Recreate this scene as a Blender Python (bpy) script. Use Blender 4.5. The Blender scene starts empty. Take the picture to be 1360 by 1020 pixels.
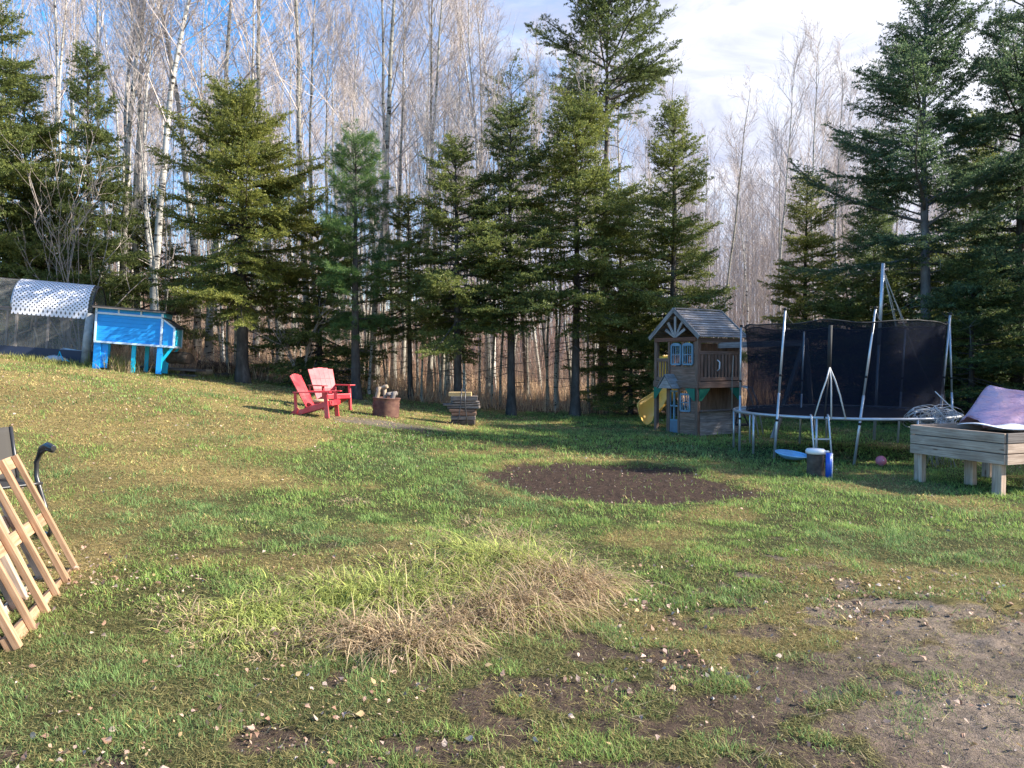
import bpy, math, random
import numpy as np
from mathutils import Vector, Matrix, Euler
PI = math.pi
S = bpy.context.scene
COL = S.collection
R = math.radians

# ------------------------------------------------------------------ camera
CAM_H = 1.6
PITCH = R(1.72)
FPX = 1000.0                       # focal length in pixels of a 1360 px wide picture
cam = bpy.data.cameras.new('camera'); cam_o = bpy.data.objects.new('camera', cam); COL.objects.link(cam_o)
cam.sensor_width = 36; cam.lens = 36 * FPX / 1360
cam.clip_start = 0.05; cam.clip_end = 3000
cam_o.location = (0, 0, CAM_H); cam_o.rotation_euler = (PI/2 - PITCH, 0, 0)
S.camera = cam_o

# ------------------------------------------------------------------ light
SUN_AZ = R(92)       # from +Y (view direction) towards +X (right)
SUN_EL = R(32)
sd = Vector((math.sin(SUN_AZ)*math.cos(SUN_EL), math.cos(SUN_AZ)*math.cos(SUN_EL), math.sin(SUN_EL)))
sl = bpy.data.lights.new('sun', 'SUN'); so = bpy.data.objects.new('sun', sl); COL.objects.link(so)
sl.energy = 5.0; sl.angle = R(0.6); sl.color = (1.0, 0.93, 0.82)
so.rotation_euler = (-sd).to_track_quat('-Z', 'Y').to_euler(); so.location = sd * 60

S.view_settings.view_transform = 'Standard'; S.view_settings.look = 'None'
S.view_settings.exposure = 1.38; S.view_settings.gamma = 1.0
S.cycles.max_bounces = 5; S.cycles.diffuse_bounces = 3; S.cycles.glossy_bounces = 2
S.cycles.transparent_max_bounces = 16; S.cycles.transmission_bounces = 3
S.cycles.sample_clamp_indirect = 6

w = bpy.data.worlds.new('World'); S.world = w; w.use_nodes = True
nt = w.node_tree; nt.nodes.clear()
def N(nt, t, **kw):
    n = nt.nodes.new(t)
    for k, v in kw.items():
        if k in n.inputs.keys() if hasattr(n.inputs, 'keys') else False: n.inputs[k].default_value = v
        else: setattr(n, k, v)
    return n
sky = nt.nodes.new('ShaderNodeTexSky'); sky.sky_type = 'NISHITA'; sky.sun_disc = False
sky.sun_elevation = SUN_EL; sky.sun_rotation = SUN_AZ; sky.altitude = 300; sky.ozone_density = 2.2
tc = nt.nodes.new('ShaderNodeTexCoord')
# thin streaked cloud, thickening towards the sun's side of the sky
mp = nt.nodes.new('ShaderNodeMapping'); mp.inputs['Scale'].default_value = (1.0, 1.0, 2.6); mp.inputs['Rotation'].default_value = (0.15, 0.3, 0.2)
nz = nt.nodes.new('ShaderNodeTexNoise'); nz.inputs['Scale'].default_value = 3.2; nz.inputs['Detail'].default_value = 7; nz.inputs['Roughness'].default_value = 0.62; nz.inputs['Distortion'].default_value = 0.5
nt.links.new(tc.outputs['Generated'], mp.inputs['Vector']); nt.links.new(mp.outputs['Vector'], nz.inputs['Vector'])
dt = nt.nodes.new('ShaderNodeVectorMath'); dt.operation = 'DOT_PRODUCT'; dt.inputs[1].default_value = (0.90, 0.38, 0.12)
nt.links.new(tc.outputs['Generated'], dt.inputs[0])
mr = nt.nodes.new('ShaderNodeMapRange'); mr.interpolation_type = 'SMOOTHSTEP'
mr.inputs['From Min'].default_value = -0.25; mr.inputs['From Max'].default_value = 0.72; mr.inputs['To Min'].default_value = -0.42; mr.inputs['To Max'].default_value = 0.75
nt.links.new(dt.outputs['Value'], mr.inputs['Value'])
ad = nt.nodes.new('ShaderNodeMath'); ad.operation = 'ADD'; ad.use_clamp = True
n2 = nt.nodes.new('ShaderNodeMapRange'); n2.inputs['From Min'].default_value = 0.3; n2.inputs['From Max'].default_value = 0.8; n2.inputs['To Min'].default_value = -0.15; n2.inputs['To Max'].default_value = 1.1
nt.links.new(nz.outputs['Fac'], n2.inputs['Value'])
nt.links.new(mr.outputs['Result'], ad.inputs[0]); nt.links.new(n2.outputs['Result'], ad.inputs[1])
mx = nt.nodes.new('ShaderNodeMix'); mx.data_type = 'RGBA'
cb_ = nt.nodes.new('ShaderNodeMapRange'); cb_.interpolation_type = 'SMOOTHSTEP'; cb_.inputs['From Min'].default_value = 0.35; cb_.inputs['From Max'].default_value = 0.98
nt.links.new(dt.outputs['Value'], cb_.inputs['Value'])
cc_ = nt.nodes.new('ShaderNodeMix'); cc_.data_type = 'RGBA'; cc_.inputs[6].default_value = (3.0, 3.25, 4.3, 1); cc_.inputs[7].default_value = (5.9, 6.0, 6.5, 1)
nz2 = nt.nodes.new('ShaderNodeTexNoise'); nz2.inputs['Scale'].default_value = 5.5; nz2.inputs['Detail'].default_value = 8; nz2.inputs['Roughness'].default_value = .6; nz2.inputs['Distortion'].default_value = .8
nt.links.new(mp.outputs['Vector'], nz2.inputs['Vector'])
n3 = nt.nodes.new('ShaderNodeMapRange'); n3.inputs['From Min'].default_value = .36; n3.inputs['From Max'].default_value = .66; n3.inputs['To Min'].default_value = -.42; n3.inputs['To Max'].default_value = .45; nt.links.new(nz2.outputs['Fac'], n3.inputs['Value'])
a3 = nt.nodes.new('ShaderNodeMath'); a3.operation = 'ADD'; a3.use_clamp = True; nt.links.new(cb_.outputs[0], a3.inputs[0]); nt.links.new(n3.outputs[0], a3.inputs[1])
nt.links.new(a3.outputs[0], cc_.inputs[0]); nt.links.new(cc_.outputs[2], mx.inputs[7])
gm = nt.nodes.new('ShaderNodeHueSaturation'); gm.inputs['Saturation'].default_value = 1.4; gm.inputs['Value'].default_value = 1.75
nt.links.new(sky.outputs[0], gm.inputs['Color'])
nt.links.new(ad.outputs[0], mx.inputs[0]); nt.links.new(gm.outputs[0], mx.inputs[6])
bg = nt.nodes.new('ShaderNodeBackground'); bg.inputs['Strength'].default_value = 0.088
nt.links.new(mx.outputs[2], bg.inputs['Color'])
wo = nt.nodes.new('ShaderNodeOutputWorld'); nt.links.new(bg.outputs[0], wo.inputs['Surface'])

# ------------------------------------------------------------------ ground shape
def _hash(ix, iy, seed):
    n = (ix.astype(np.int64)*374761393 + iy.astype(np.int64)*668265263 + seed*1274126177) & 0xffffffff
    n = ((n ^ (n >> 13)) * 1274126177) & 0xffffffff
    n = (n ^ (n >> 16)) & 0xffffffff
    return n / 4294967295.0
def vnoise(x, y, seed=0):
    x = np.asarray(x, float); y = np.asarray(y, float)
    ix = np.floor(x); iy = np.floor(y); fx = x-ix; fy = y-iy
    fx = fx*fx*(3-2*fx); fy = fy*fy*(3-2*fy)
    a = _hash(ix, iy, seed); b = _hash(ix+1, iy, seed); c = _hash(ix, iy+1, seed); d = _hash(ix+1, iy+1, seed)
    return (a*(1-fx)+b*fx)*(1-fy) + (c*(1-fx)+d*fx)*fy
def fnoise(x, y, seed=0, o=3):
    s = 0; a = 1; t = 0
    for k in range(o):
        s = s + a*vnoise(np.asarray(x)*2**k, np.asarray(y)*2**k, seed+k*7); t += a; a *= .5
    return s/t
def sstep(a, b, x):
    t = np.clip((np.asarray(x, float)-a)/(b-a), 0, 1); return t*t*(3-2*t)
TUS = []   # tussock centres (x, y, radius, height) filled below
def gz(x, y):
    x = np.asarray(x, float); y = np.asarray(y, float)
    slope = 0.135*np.logaddexp(0, -(x+0.3)*1.0)
    z = slope*(0.12+0.88*sstep(0, 16, y)) - 0.1*sstep(1, 7, x)
    z = z + 0.075*np.logaddexp(0, (y-24)/1.5)*1.5*sstep(16, -14, x) + 0.02*np.logaddexp(0, (y-26)/2)*2
    z = np.minimum(z, 7)
    z = z + 0.05*(fnoise(x*0.35, y*0.35, 3)-.5) + 0.025*(fnoise(x*2.1, y*2.1, 9, 2)-.5)
    m = sstep(1.0, 0.0, np.hypot((x+0.75)/1.75, (y-5.75)/1.25))        # low mound under the long grass
    z = z + 0.11*m*(.35+1.0*sstep(-2.3, .2, x))
    dc = np.hypot((x-1.35)/1.7, (y-10.1)/1.8)
    z = z - 0.035*sstep(1.05, 0.9, dc)
    return z
def gzf(x, y): return float(gz(np.array([x]), np.array([y]))[0])

cp, sp_ = math.cos(PITCH), math.sin(PITCH)
def ray(px, py):
    u = (px-680)/FPX; v = (510-py)/FPX
    return Vector((u, cp + v*sp_, v*cp - sp_))
def P(px, py, Y):                    # the point at distance Y along the view axis seen at a pixel
    r = ray(px, py); return Vector((0, 0, CAM_H)) + r*(Y/r.y)
def G(px, py):                       # the ground point seen at a pixel
    r = ray(px, py); t = 1.5
    while t < 120:
        p = Vector((0, 0, CAM_H)) + r*t
        if p.z <= gzf(p.x, p.y): break
        t += 0.04
    return Vector((p.x, p.y, gzf(p.x, p.y)))
def X_at(px, Y): return (px-680)/FPX*Y
def on(x, y, dz=0.0): return Vector((x, y, gzf(x, y)+dz))

# ------------------------------------------------------------------ helpers: objects
def tag(o, label=None, cat=None, group=None, kind=None):
    if label: o['label'] = label
    if cat: o['category'] = cat
    if group: o['group'] = group
    if kind: o['kind'] = kind
    return o
def thing(name, loc, label, cat, group=None, rz=0.0, rot=None, scale=None):
    o = bpy.data.objects.new(name, None); COL.objects.link(o); o.empty_display_size = .2
    o.location = loc; o.rotation_euler = rot if rot else (0, 0, rz)
    if scale: o.scale = scale if hasattr(scale, '__len__') else (scale,)*3
    return tag(o, label, cat, group)
def link(name, me, parent=None, mat=None):
    o = bpy.data.objects.new(name, me); COL.objects.link(o)
    if mat: me.materials.append(mat)
    if parent: o.parent = parent
    return o
class MB:
    def __init__(s): s.v = []; s.f = []; s.uv = []; s.sm = []
    def beam(s, p0, p1, w, h, up=(0, 0, 1), taper=1.0):
        p0 = Vector(p0); p1 = Vector(p1); d = (p1-p0); L = d.length; d.normalize()
        up = Vector(up)
        if abs(d.dot(up)) > .98: up = Vector((0, 1, 0)) if abs(d.y) < .9 else Vector((1, 0, 0))
        a = d.cross(up).normalized(); b = a.cross(d).normalized()
        n = len(s.v); q = random.random()*10
        for k, (c, t) in enumerate(((p0, 1), (p1, taper))):
            for (i, j) in ((-1, -1), (1, -1), (1, 1), (-1, 1)):
                s.v.append(c + a*(i*w/2*t) + b*(j*h/2*t))
        for k in range(4):
            s.f.append((n+k, n+(k+1) % 4, n+4+(k+1) % 4, n+4+k))
            e = w if k in (0, 2) else h
            s.uv.append([(q, q+k), (q, q+k+e), (q+L, q+k+e), (q+L, q+k)]); s.sm.append(False)
        s.f.append((n+3, n+2, n+1, n)); s.uv.append([(q+.1, q), (q+.1, q+w), (q+.12, q+w), (q+.12, q)]); s.sm.append(False)
        s.f.append((n+4, n+5, n+6, n+7)); s.uv.append([(q+.1, q), (q+.1, q+w), (q+.12, q+w), (q+.12, q)]); s.sm.append(False)
        return s
    def box(s, x0, x1, y0, y1, z0, z1):
        dx, dy, dz = x1-x0, y1-y0, z1-z0
        if dx >= dy and dx >= dz: return s.beam((x0, (y0+y1)/2, (z0+z1)/2), (x1, (y0+y1)/2, (z0+z1)/2), dy, dz)
        if dy >= dz: return s.beam(((x0+x1)/2, y0, (z0+z1)/2), ((x0+x1)/2, y1, (z0+z1)/2), dx, dz)
        return s.beam(((x0+x1)/2, (y0+y1)/2, z0), ((x0+x1)/2, (y0+y1)/2, z1), dx, dy, up=(0, 1, 0))
    def tube(s, pts, rad, n=8, cap=True, closed=False):
        pts = [Vector(p) for p in pts]; m = len(pts)
        rad = rad if hasattr(rad, '__len__') else [rad]*m
        base = len(s.v); prev = None; L = 0; Ls = []
        for i, p in enumerate(pts):
            if closed: d = pts[(i+1) % m]-pts[i-1]
            else: d = pts[min(i+1, m-1)]-pts[max(i-1, 0)]
            d.normalize()
            if prev is None:
                a = d.cross(Vector((0, 0, 1)))
                if a.length < .05: a = d.cross(Vector((0, 1, 0)))
            else: a = prev - d*prev.dot(d)
            a.normalize(); prev = a; b = d.cross(a)
            if i: L += (p-pts[i-1]).length
            Ls.append(L)
            for k in range(n):
                t = 2*PI*k/n; s.v.append(p + (a*math.cos(t)+b*math.sin(t))*rad[i])
        for i in range(m if closed else m-1):
            j = (i+1) % m
            for k in range(n):
                k2 = (k+1) % n
                s.f.append((base+i*n+k, base+j*n+k, base+j*n+k2, base+i*n+k2)); s.sm.append(True)
                s.uv.append([(Ls[i], k/n), (Ls[j], k/n), (Ls[j], (k+1)/n), (Ls[i], (k+1)/n)])
        if cap and not closed:
            s.f.append(tuple(base+k for k in range(n))); s.uv.append([(0, 0)]*n); s.sm.append(False)
            s.f.append(tuple(base+(m-1)*n+k for k in range(n-1, -1, -1))); s.uv.append([(0, 0)]*n); s.sm.append(False)
        return s
    def lathe(s, prof, n=24, c=(0, 0, 0), wob=0.0):
        base = len(s.v); c = Vector(c)
        for i, (r, z) in enumerate(prof):
            for k in range(n):
                t = 2*PI*k/n; rr = r*(1+wob*math.sin(3*t+i)); s.v.append(c+Vector((rr*math.cos(t), rr*math.sin(t), z)))
        for i in range(len(prof)-1):
            for k in range(n):
                k2 = (k+1) % n
                s.f.append((base+i*n+k, base+i*n+k2, base+(i+1)*n+k2, base+(i+1)*n+k)); s.sm.append(True)
                s.uv.append([(prof[i][1], k/n), (prof[i][1], (k+1)/n), (prof[i+1][1], (k+1)/n), (prof[i+1][1], k/n)])
        return s
    def grid(s, fn, nu, nv, th=0.0, smooth=True):
        """surface fn(u,v); th thickens it along its normal"""
        P_ = [[Vector(fn(i/nu, j/nv)) for j in range(nv+1)] for i in range(nu+1)]
        base = len(s.v)
        for r_ in P_: s.v.extend(r_)
        idx = lambda i, j: base+i*(nv+1)+j
        for i in range(nu):
            for j in range(nv):
                s.f.append((idx(i, j), idx(i+1, j), idx(i+1, j+1), idx(i, j+1))); s.sm.append(smooth)
                s.uv.append([(i/nu, j/nv), ((i+1)/nu, j/nv), ((i+1)/nu, (j+1)/nv), (i/nu, (j+1)/nv)])
        return s
    def poly(s, pts, th, nrm):
        """flat outline extruded by th along nrm"""
        n = len(pts); b = len(s.v); d = Vector(nrm)*th
        for p in pts: s.v.append(Vector(p))
        for p in pts: s.v.append(Vector(p)+d)
        s.f.append(tuple(b+n+k for k in range(n))); s.f.append(tuple(b+n-1-k for k in range(n)))
        s.uv += [[(p[0]+p[1], p[2]) for p in pts], [(p[0]+p[1], p[2]) for p in reversed(pts)]]; s.sm += [False, False]
        for k in range(n):
            k2 = (k+1) % n; s.f.append((b+k, b+k2, b+n+k2, b+n+k)); s.uv.append([(0, 0), (.1, 0), (.1, .1), (0, .1)]); s.sm.append(False)
        return s
    def build(s, name, mat, parent=None, bevel=0.0, solid=0.0):
        me = bpy.data.meshes.new(name); me.from_pydata([tuple(v) for v in s.v], [], s.f); me.update()
        uvl = me.uv_layers.new(name='UVMap'); fl = [c for f in s.uv for c in f]
        uvl.data.foreach_set('uv', [x for c in fl for x in c])
        me.polygons.foreach_set('use_smooth', s.sm)
        o = link(name, me, parent, mat)
        if solid: m = o.modifiers.new('solid', 'SOLIDIFY'); m.thickness = solid
        if bevel: m = o.modifiers.new('bevel', 'BEVEL'); m.width = bevel; m.segments = 2; m.limit_method = 'ANGLE'
        return o
def np_mesh(name, V, F, mat=None, col=None, smooth=False):
    """V (n,3); F list of int arrays (m,k) of one face size each"""
    me = bpy.data.meshes.new(name); V = np.ascontiguousarray(V, dtype=np.float32)
    me.vertices.add(len(V)); me.vertices.foreach_set('co', V.ravel())
    loops = np.concatenate([f.ravel() for f in F]).astype(np.int32)
    sizes = np.concatenate([np.full(len(f), f.shape[1], np.int32) for f in F])
    starts = np.concatenate([[0], np.cumsum(sizes)[:-1]]).astype(np.int32)
    me.loops.add(len(loops)); me.loops.foreach_set('vertex_index', loops)
    me.polygons.add(len(sizes)); me.polygons.foreach_set('loop_start', starts)
    me.polygons.foreach_set('use_smooth', np.full(len(sizes), smooth, dtype=bool))
    me.update(calc_edges=True)
    if col is not None:
        a = me.color_attributes.new('Col', 'FLOAT_COLOR', 'POINT')
        c = np.ones((len(V), 4), np.float32); c[:, :3] = col; a.data.foreach_set('color', c.ravel())
    if mat: me.materials.append(mat)
    return me
def obj(name, me, parent=None):
    o = bpy.data.objects.new(name, me); COL.objects.link(o); o.parent = parent; return o

# ------------------------------------------------------------------ materials
def new_mat(name):
    m = bpy.data.materials.new(name); m.use_nodes = True; t = m.node_tree; b = t.nodes['Principled BSDF']; return m, t, b
def ramp(t, fac, stops):
    r = t.nodes.new('ShaderNodeValToRGB'); e = r.color_ramp.elements
    while len(e) < len(stops): e.new(.5)
    for k, (p, c) in enumerate(stops): e[k].position = p; e[k].color = (*c, 1)
    t.links.new(fac, r.inputs['Fac']); return r.outputs['Color']
def mixc(t, fac, a, b, mode='MIX'):
    m = t.nodes.new('ShaderNodeMix'); m.data_type = 'RGBA'; m.blend_type = mode
    for i, s_ in ((0, fac), (6, a), (7, b)):
        if isinstance(s_, (int, float)): m.inputs[i].default_value = s_
        elif isinstance(s_, tuple): m.inputs[i].default_value = (*s_, 1)
        else: t.links.new(s_, m.inputs[i])
    return m.outputs[2]
def noise(t, scale, detail=4, vec=None, rough=.6, sc3=None):
    n = t.nodes.new('ShaderNodeTexNoise'); n.inputs['Scale'].default_value = scale; n.inputs['Detail'].default_value = detail; n.inputs['Roughness'].default_value = rough
    if vec is None:
        c = t.nodes.new('ShaderNodeTexCoord'); vec = c.outputs['Object']
    if sc3:
        m = t.nodes.new('ShaderNodeMapping'); m.inputs['Scale'].default_value = sc3; t.links.new(vec, m.inputs['Vector']); vec = m.outputs['Vector']
    t.links.new(vec, n.inputs['Vector']); return n.outputs['Fac']
def bump(t, b, h, strength=.3, dist=.01):
    n = t.nodes.new('ShaderNodeBump'); n.inputs['Strength'].default_value = strength; n.inputs['Distance'].default_value = dist
    t.links.new(h, n.inputs['Height']); t.links.new(n.outputs[0], b.inputs['Normal'])
def paint(name, c, rough=.5, dirt=.25, metal=0.0, c2=None, scale=6):
    m, t, b = new_mat(name); c2 = c2 or tuple(x*.55+.02 for x in c)
    f = ramp(t, noise(t, scale, 6), [(.38, (0, 0, 0)), (.75, (1, 1, 1))])
    fm = t.nodes.new('ShaderNodeMath'); fm.operation = 'MULTIPLY'; fm.inputs[1].default_value = dirt*2; t.links.new(f, fm.inputs[0])
    t.links.new(mixc(t, fm.outputs[0], c, c2), b.inputs['Base Color'])
    b.inputs['Roughness'].default_value = rough; b.inputs['Metallic'].default_value = metal
    bump(t, b, noise(t, scale*8, 3), .12, .004)
    return m
def wood(name, stops, rough=.8, grain=1.0, knots=True, vary=.35):
    m, t, b = new_mat(name)
    uv = t.nodes.new('ShaderNodeUVMap'); uv.uv_map = 'UVMap'
    g = noise(t, 1.0, 6, uv.outputs[0], .65, (2.2, 55*grain, 1))
    base = ramp(t, g, stops)
    geo = t.nodes.new('ShaderNodeNewGeometry')
    iv = ramp(t, geo.outputs['Random Per Island'], [(0, (1-vary,)*3), (.5, (1, 1, 1)), (1, (1+vary*.6, 1+vary*.45, 1+vary*.3))])
    c = mixc(t, 1.0, base, iv, 'MULTIPLY')
    st = ramp(t, noise(t, 1.0, 4, uv.outputs[0], .6, (2.5, 8, 1)), [(.35, (.55, .52, .5)), (.6, (1, 1, 1))])
    c = mixc(t, .7, c, st, 'MULTIPLY')
    if knots:
        v = t.nodes.new('ShaderNodeTexVoronoi'); v.inputs['Scale'].default_value = 1
        mp_ = t.nodes.new('ShaderNodeMapping'); mp_.inputs['Scale'].default_value = (2.3, 9, 1); t.links.new(uv.outputs[0], mp_.inputs['Vector']); t.links.new(mp_.outputs[0], v.inputs['Vector'])
        k = ramp(t, v.outputs['Distance'], [(.05, (.3, .2, .14)), (.14, (1, 1, 1))])
        c = mixc(t, .8, c, k, 'MULTIPLY')
    t.links.new(c, b.inputs['Base Color']); b.inputs['Roughness'].default_value = rough; b.inputs['Specular IOR Level'].default_value = .25
    bump(t, b, g, .4, .003)
    return m
def attr_mat(name, trans=.35, rough=.7, var=.25, spec=.2):
    """colour from the mesh's own albedo attribute, a bit varied per blade, light passing through thin blades"""
    m, t, b = new_mat(name)
    a = t.nodes.new('ShaderNodeAttribute'); a.attribute_name = 'Col'
    geo = t.nodes.new('ShaderNodeNewGeometry')
    iv = ramp(t, geo.outputs['Random Per Island'], [(0, (1-var,)*3), (1, (1+var,)*3)])
    c = mixc(t, 1.0, a.outputs['Color'], iv, 'MULTIPLY')
    t.links.new(c, b.inputs['Base Color']); b.inputs['Roughness'].default_value = rough; b.inputs['Specular IOR Level'].default_value = spec
    if trans:
        tr = t.nodes.new('ShaderNodeBsdfTranslucent'); t.links.new(c, tr.inputs['Color'])
        mxs = t.nodes.new('ShaderNodeMixShader'); mxs.inputs[0].default_value = trans
        t.links.new(b.outputs[0], mxs.inputs[1]); t.links.new(tr.outputs[0], mxs.inputs[2])
        t.links.new(mxs.outputs[0], t.nodes['Material Output'].inputs['Surface'])
    return m
def see_through(name, c, alpha, rough=.8):
    m, t, b = new_mat(name); b.inputs['Base Color'].default_value = (*c, 1); b.inputs['Roughness'].default_value = rough
    tr = t.nodes.new('ShaderNodeBsdfTransparent'); mxs = t.nodes.new('ShaderNodeMixShader')
    f = noise(t, 3, 4)
    mr_ = t.nodes.new('ShaderNodeMapRange'); mr_.inputs['To Min'].default_value = alpha-.12; mr_.inputs['To Max'].default_value = alpha+.12; t.links.new(f, mr_.inputs['Value'])
    t.links.new(mr_.outputs[0], mxs.inputs[0]); t.links.new(tr.outputs[0], mxs.inputs[1]); t.links.new(b.outputs[0], mxs.inputs[2])
    t.links.new(mxs.outputs[0], t.nodes['Material Output'].inputs['Surface']); return m

def spruce_mat(name, dark, light, tip):
    m, t, b = new_mat(name)
    geo = t.nodes.new('ShaderNodeNewGeometry'); oi = t.nodes.new('ShaderNodeObjectInfo')
    c = ramp(t, geo.outputs['Random Per Island'], [(0, dark), (.6, light), (1, tip)])
    cl = ramp(t, noise(t, 1.6, 3), [(.35, (.62, .7, .66)), (.65, (1.2, 1.2, 1.03))])
    c = mixc(t, 1.0, c, cl, 'MULTIPLY')
    ov = ramp(t, oi.outputs['Random'], [(0, (.85, .92, 1.0)), (1, (1.15, 1.08, .9))])
    c = mixc(t, 1.0, c, ov, 'MULTIPLY')
    t.links.new(c, b.inputs['Base Color']); b.inputs['Roughness'].default_value = .55; b.inputs['Specular IOR Level'].default_value = .35
    tr = t.nodes.new('ShaderNodeBsdfTranslucent'); t.links.new(c, tr.inputs['Color'])
    mxs = t.nodes.new('ShaderNodeMixShader'); mxs.inputs[0].default_value = .42
    t.links.new(b.outputs[0], mxs.inputs[1]); t.links.new(tr.outputs[0], mxs.inputs[2])
    t.links.new(mxs.outputs[0], t.nodes['Material Output'].inputs['Surface'])
    return m
M = {}
M['spruce_olive'] = spruce_mat('spruce_olive', (.10, .13, .042), (.21, .235, .07), (.36, .36, .125))
M['spruce_dark'] = spruce_mat('spruce_dark', (.07, .10, .045), (.155, .19, .07), (.29, .31, .11))
M['spruce_blue'] = spruce_mat('spruce_blue', (.07, .11, .065), (.14, .20, .10), (.26, .31, .15))
M['pine'] = spruce_mat('pine', (.07, .13, .05), (.14, .23, .07), (.26, .33, .1))
def bark_mat(name, stops, scale=6, sc3=(1, 1, .35)):
    m, t, b = new_mat(name)
    c = ramp(t, noise(t, scale, 6, None, .65, sc3), stops)
    t.links.new(c, b.inputs['Base Color']); b.inputs['Roughness'].default_value = .9; b.inputs['Specular IOR Level'].default_value = .15
    bump(t, b, noise(t, scale*4, 4, None, .6, sc3), .6, .02); return m
M['bark'] = bark_mat('spruce_bark', [(.3, (.035, .03, .027)), (.55, (.09, .078, .07)), (.75, (.18, .16, .145))])
M['bark_grey'] = bark_mat('grey_bark', [(.3, (.09, .085, .085)), (.6, (.2, .19, .185)), (.8, (.32, .31, .3))])
def birch(name, white, grey, dark, amt):
    m, t, b = new_mat(name); oi = t.nodes.new('ShaderNodeObjectInfo')
    n1 = noise(t, 5, 5, None, .6, (1, 1, 2.6)); n2_ = noise(t, 2.0, 3, None, .6, (1, 1, .5))
    c = mixc(t, ramp(t, n2_, [(.35, (0, 0, 0)), (.7, (1, 1, 1))]), white, grey)
    c = mixc(t, ramp(t, n1, [(amt, (1, 1, 1)), (amt+.06, (0, 0, 0))]), c, dark)
    ov = ramp(t, oi.outputs['Random'], [(0, (.62, .6, .55)), (1, (1, 1, 1))])
    c = mixc(t, 1.0, c, ov, 'MULTIPLY')
    t.links.new(c, b.inputs['Base Color']); b.inputs['Roughness'].default_value = .8; b.inputs['Specular IOR Level'].default_value = .2
    return m
M['birch'] = birch('birch_bark', (.72, .69, .64), (.5, .47, .42), (.03, .027, .025), .40)
M['aspen'] = birch('aspen_bark', (.5, .48, .42), (.33, .31, .27), (.05, .045, .04), .38)
M['twig'] = paint('paled_twig_bark', (.50, .435, .40), .85, .3, c2=(.33, .26, .235), scale=1.5)  # twigs paled so the colour carries haze and scattered light
M['shrub'] = paint('shrub_bark', (.36, .30, .26), .85, .3, scale=1.5)
M['twig_hazed'] = paint('hazed_twig_bark', (.58, .52, .49), .85, .3, c2=(.3, .25, .22), scale=1.5)  # far stems lightened in colour to stand in for haze in the wood
M['grass'] = attr_mat('grass_blade', .4, .6, .3, .25)
M['straw'] = attr_mat('dry_blade', .35, .75, .3, .15)
M['leaf'] = attr_mat('fallen_leaf', .15, .6, .3, .3)
M['brush'] = attr_mat('brush_stem', .1, .85, .3, .1)

# ------------------------------------------------------------------ ground sheet
def dirt_mask(x, y):
    x = np.asarray(x, float); y = np.asarray(y, float)
    n = fnoise(x*1.3, y*1.3, 21, 4)-.5; nf = fnoise(x*5, y*5, 25, 3)-.5
    dc = np.hypot((x-1.45-.25*np.sin(y))/1.72, (y-10.1)/1.75)
    circ = sstep(1.06, .88, dc + n*.34 + nf*.34 + .25*(fnoise(x*11, y*11, 29, 2)-.5))
    yb = np.interp(x, [-3, -1.5, -.6, .3, .9, 1.6, 2.2, 3.4, 7], [1.6, 2.4, 2.95, 3.4, 3.9, 4.5, 4.85, 4.95, 5.2])
    d = (yb - y) + n*1.6 + nf*.9
    core = sstep(-.1, .6, np.interp(x, [1.0, 1.6, 2.2, 3.4, 7], [1.5, 3.6, 4.5, 4.95, 5.2]) - y + n*1.3 + nf*.8)
    y2 = np.interp(x, [-2.2, -.9, .0, .9, 1.6, 2.4, 3.4, 7], [2.2, 3.2, 4.1, 4.7, 5.1, 5.5, 5.3, 5.4])
    hf = fnoise(x*4.6+4, y*5.2, 27, 4)-.5
    patch = sstep(.0, .3, hf*2.3 + n*.35 + np.clip((y2-y)*.42, -1.2, .26) - .05)
    front = np.clip(np.maximum(core, patch*.92), 0, 1)
    spots = sstep(.19, .27, n + nf*.5)*sstep(8, 4, y)*.9
    return np.clip(np.maximum(np.maximum(circ, front), spots), 0, 1), circ, front
def lush(x, y):      # 1 = green, 0 = straw
    x = np.asarray(x, float); y = np.asarray(y, float)
    g = sstep(-4.6, -1.4, x + (y-9)*-.17 + 2.2*(fnoise(x*.35, y*.35, 31, 3)-.5))
    g = np.maximum(g, .8*sstep(8.2, 6.6, y)*sstep(-4.2, -2.4, x))  # green also stands in for a shade band across the left foreground
    far = sstep(14.5, 17.5, y)*sstep(2.5, -1.5, x)
    g = g*(1-.6*far)
    p = fnoise(x*.9, y*.9, 37, 3)
    g = np.maximum(g,   .30*sstep(.42, .62, fnoise(x*.55+3, y*.55, 35, 3)))
    ring = np.exp(-((np.hypot((x-1.45)/1.9, (y-10.1)/1.95)-1.0)/.13)**2)*sstep(.3, .6, fnoise(x*1.1, y*1.1, 39))
    return np.clip(g*1.0 - .75*sstep(.48, .75, p) + .15 - .8*ring, 0.04, 1)
def axis(lo, hi, fine_lo, fine_hi, step, n):
    mid = np.arange(fine_lo, fine_hi, step)
    a = fine_lo - np.geomspace(step, fine_lo-lo, n)[::-1] if fine_lo > lo else np.array([])
    b = fine_hi + np.geomspace(step, hi-fine_hi, n)
    return np.concatenate([a, mid, b])
xs = axis(-700, 700, -13, 10, .07, 70); ys = axis(-300, 1300, 1.5, 24, .07, 80)
xs = np.unique(np.round(np.concatenate([xs, np.arange(-3.4, 4.6, .025)]), 4)); ys = np.unique(np.round(np.concatenate([ys, np.arange(2.3, 6.2, .025)]), 4))
xs = xs[np.concatenate([[True], np.diff(xs) > .004])]; ys = ys[np.concatenate([[True], np.diff(ys) > .004])]
GX, GY = np.meshgrid(xs, ys, indexing='ij')
GZ = gz(GX.ravel(), GY.ravel())
dm, dcirc, dfront = dirt_mask(GX.ravel(), GY.ravel())
nf_ = fnoise(GX.ravel()*9, GY.ravel()*9, 41, 3)-.5
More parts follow.
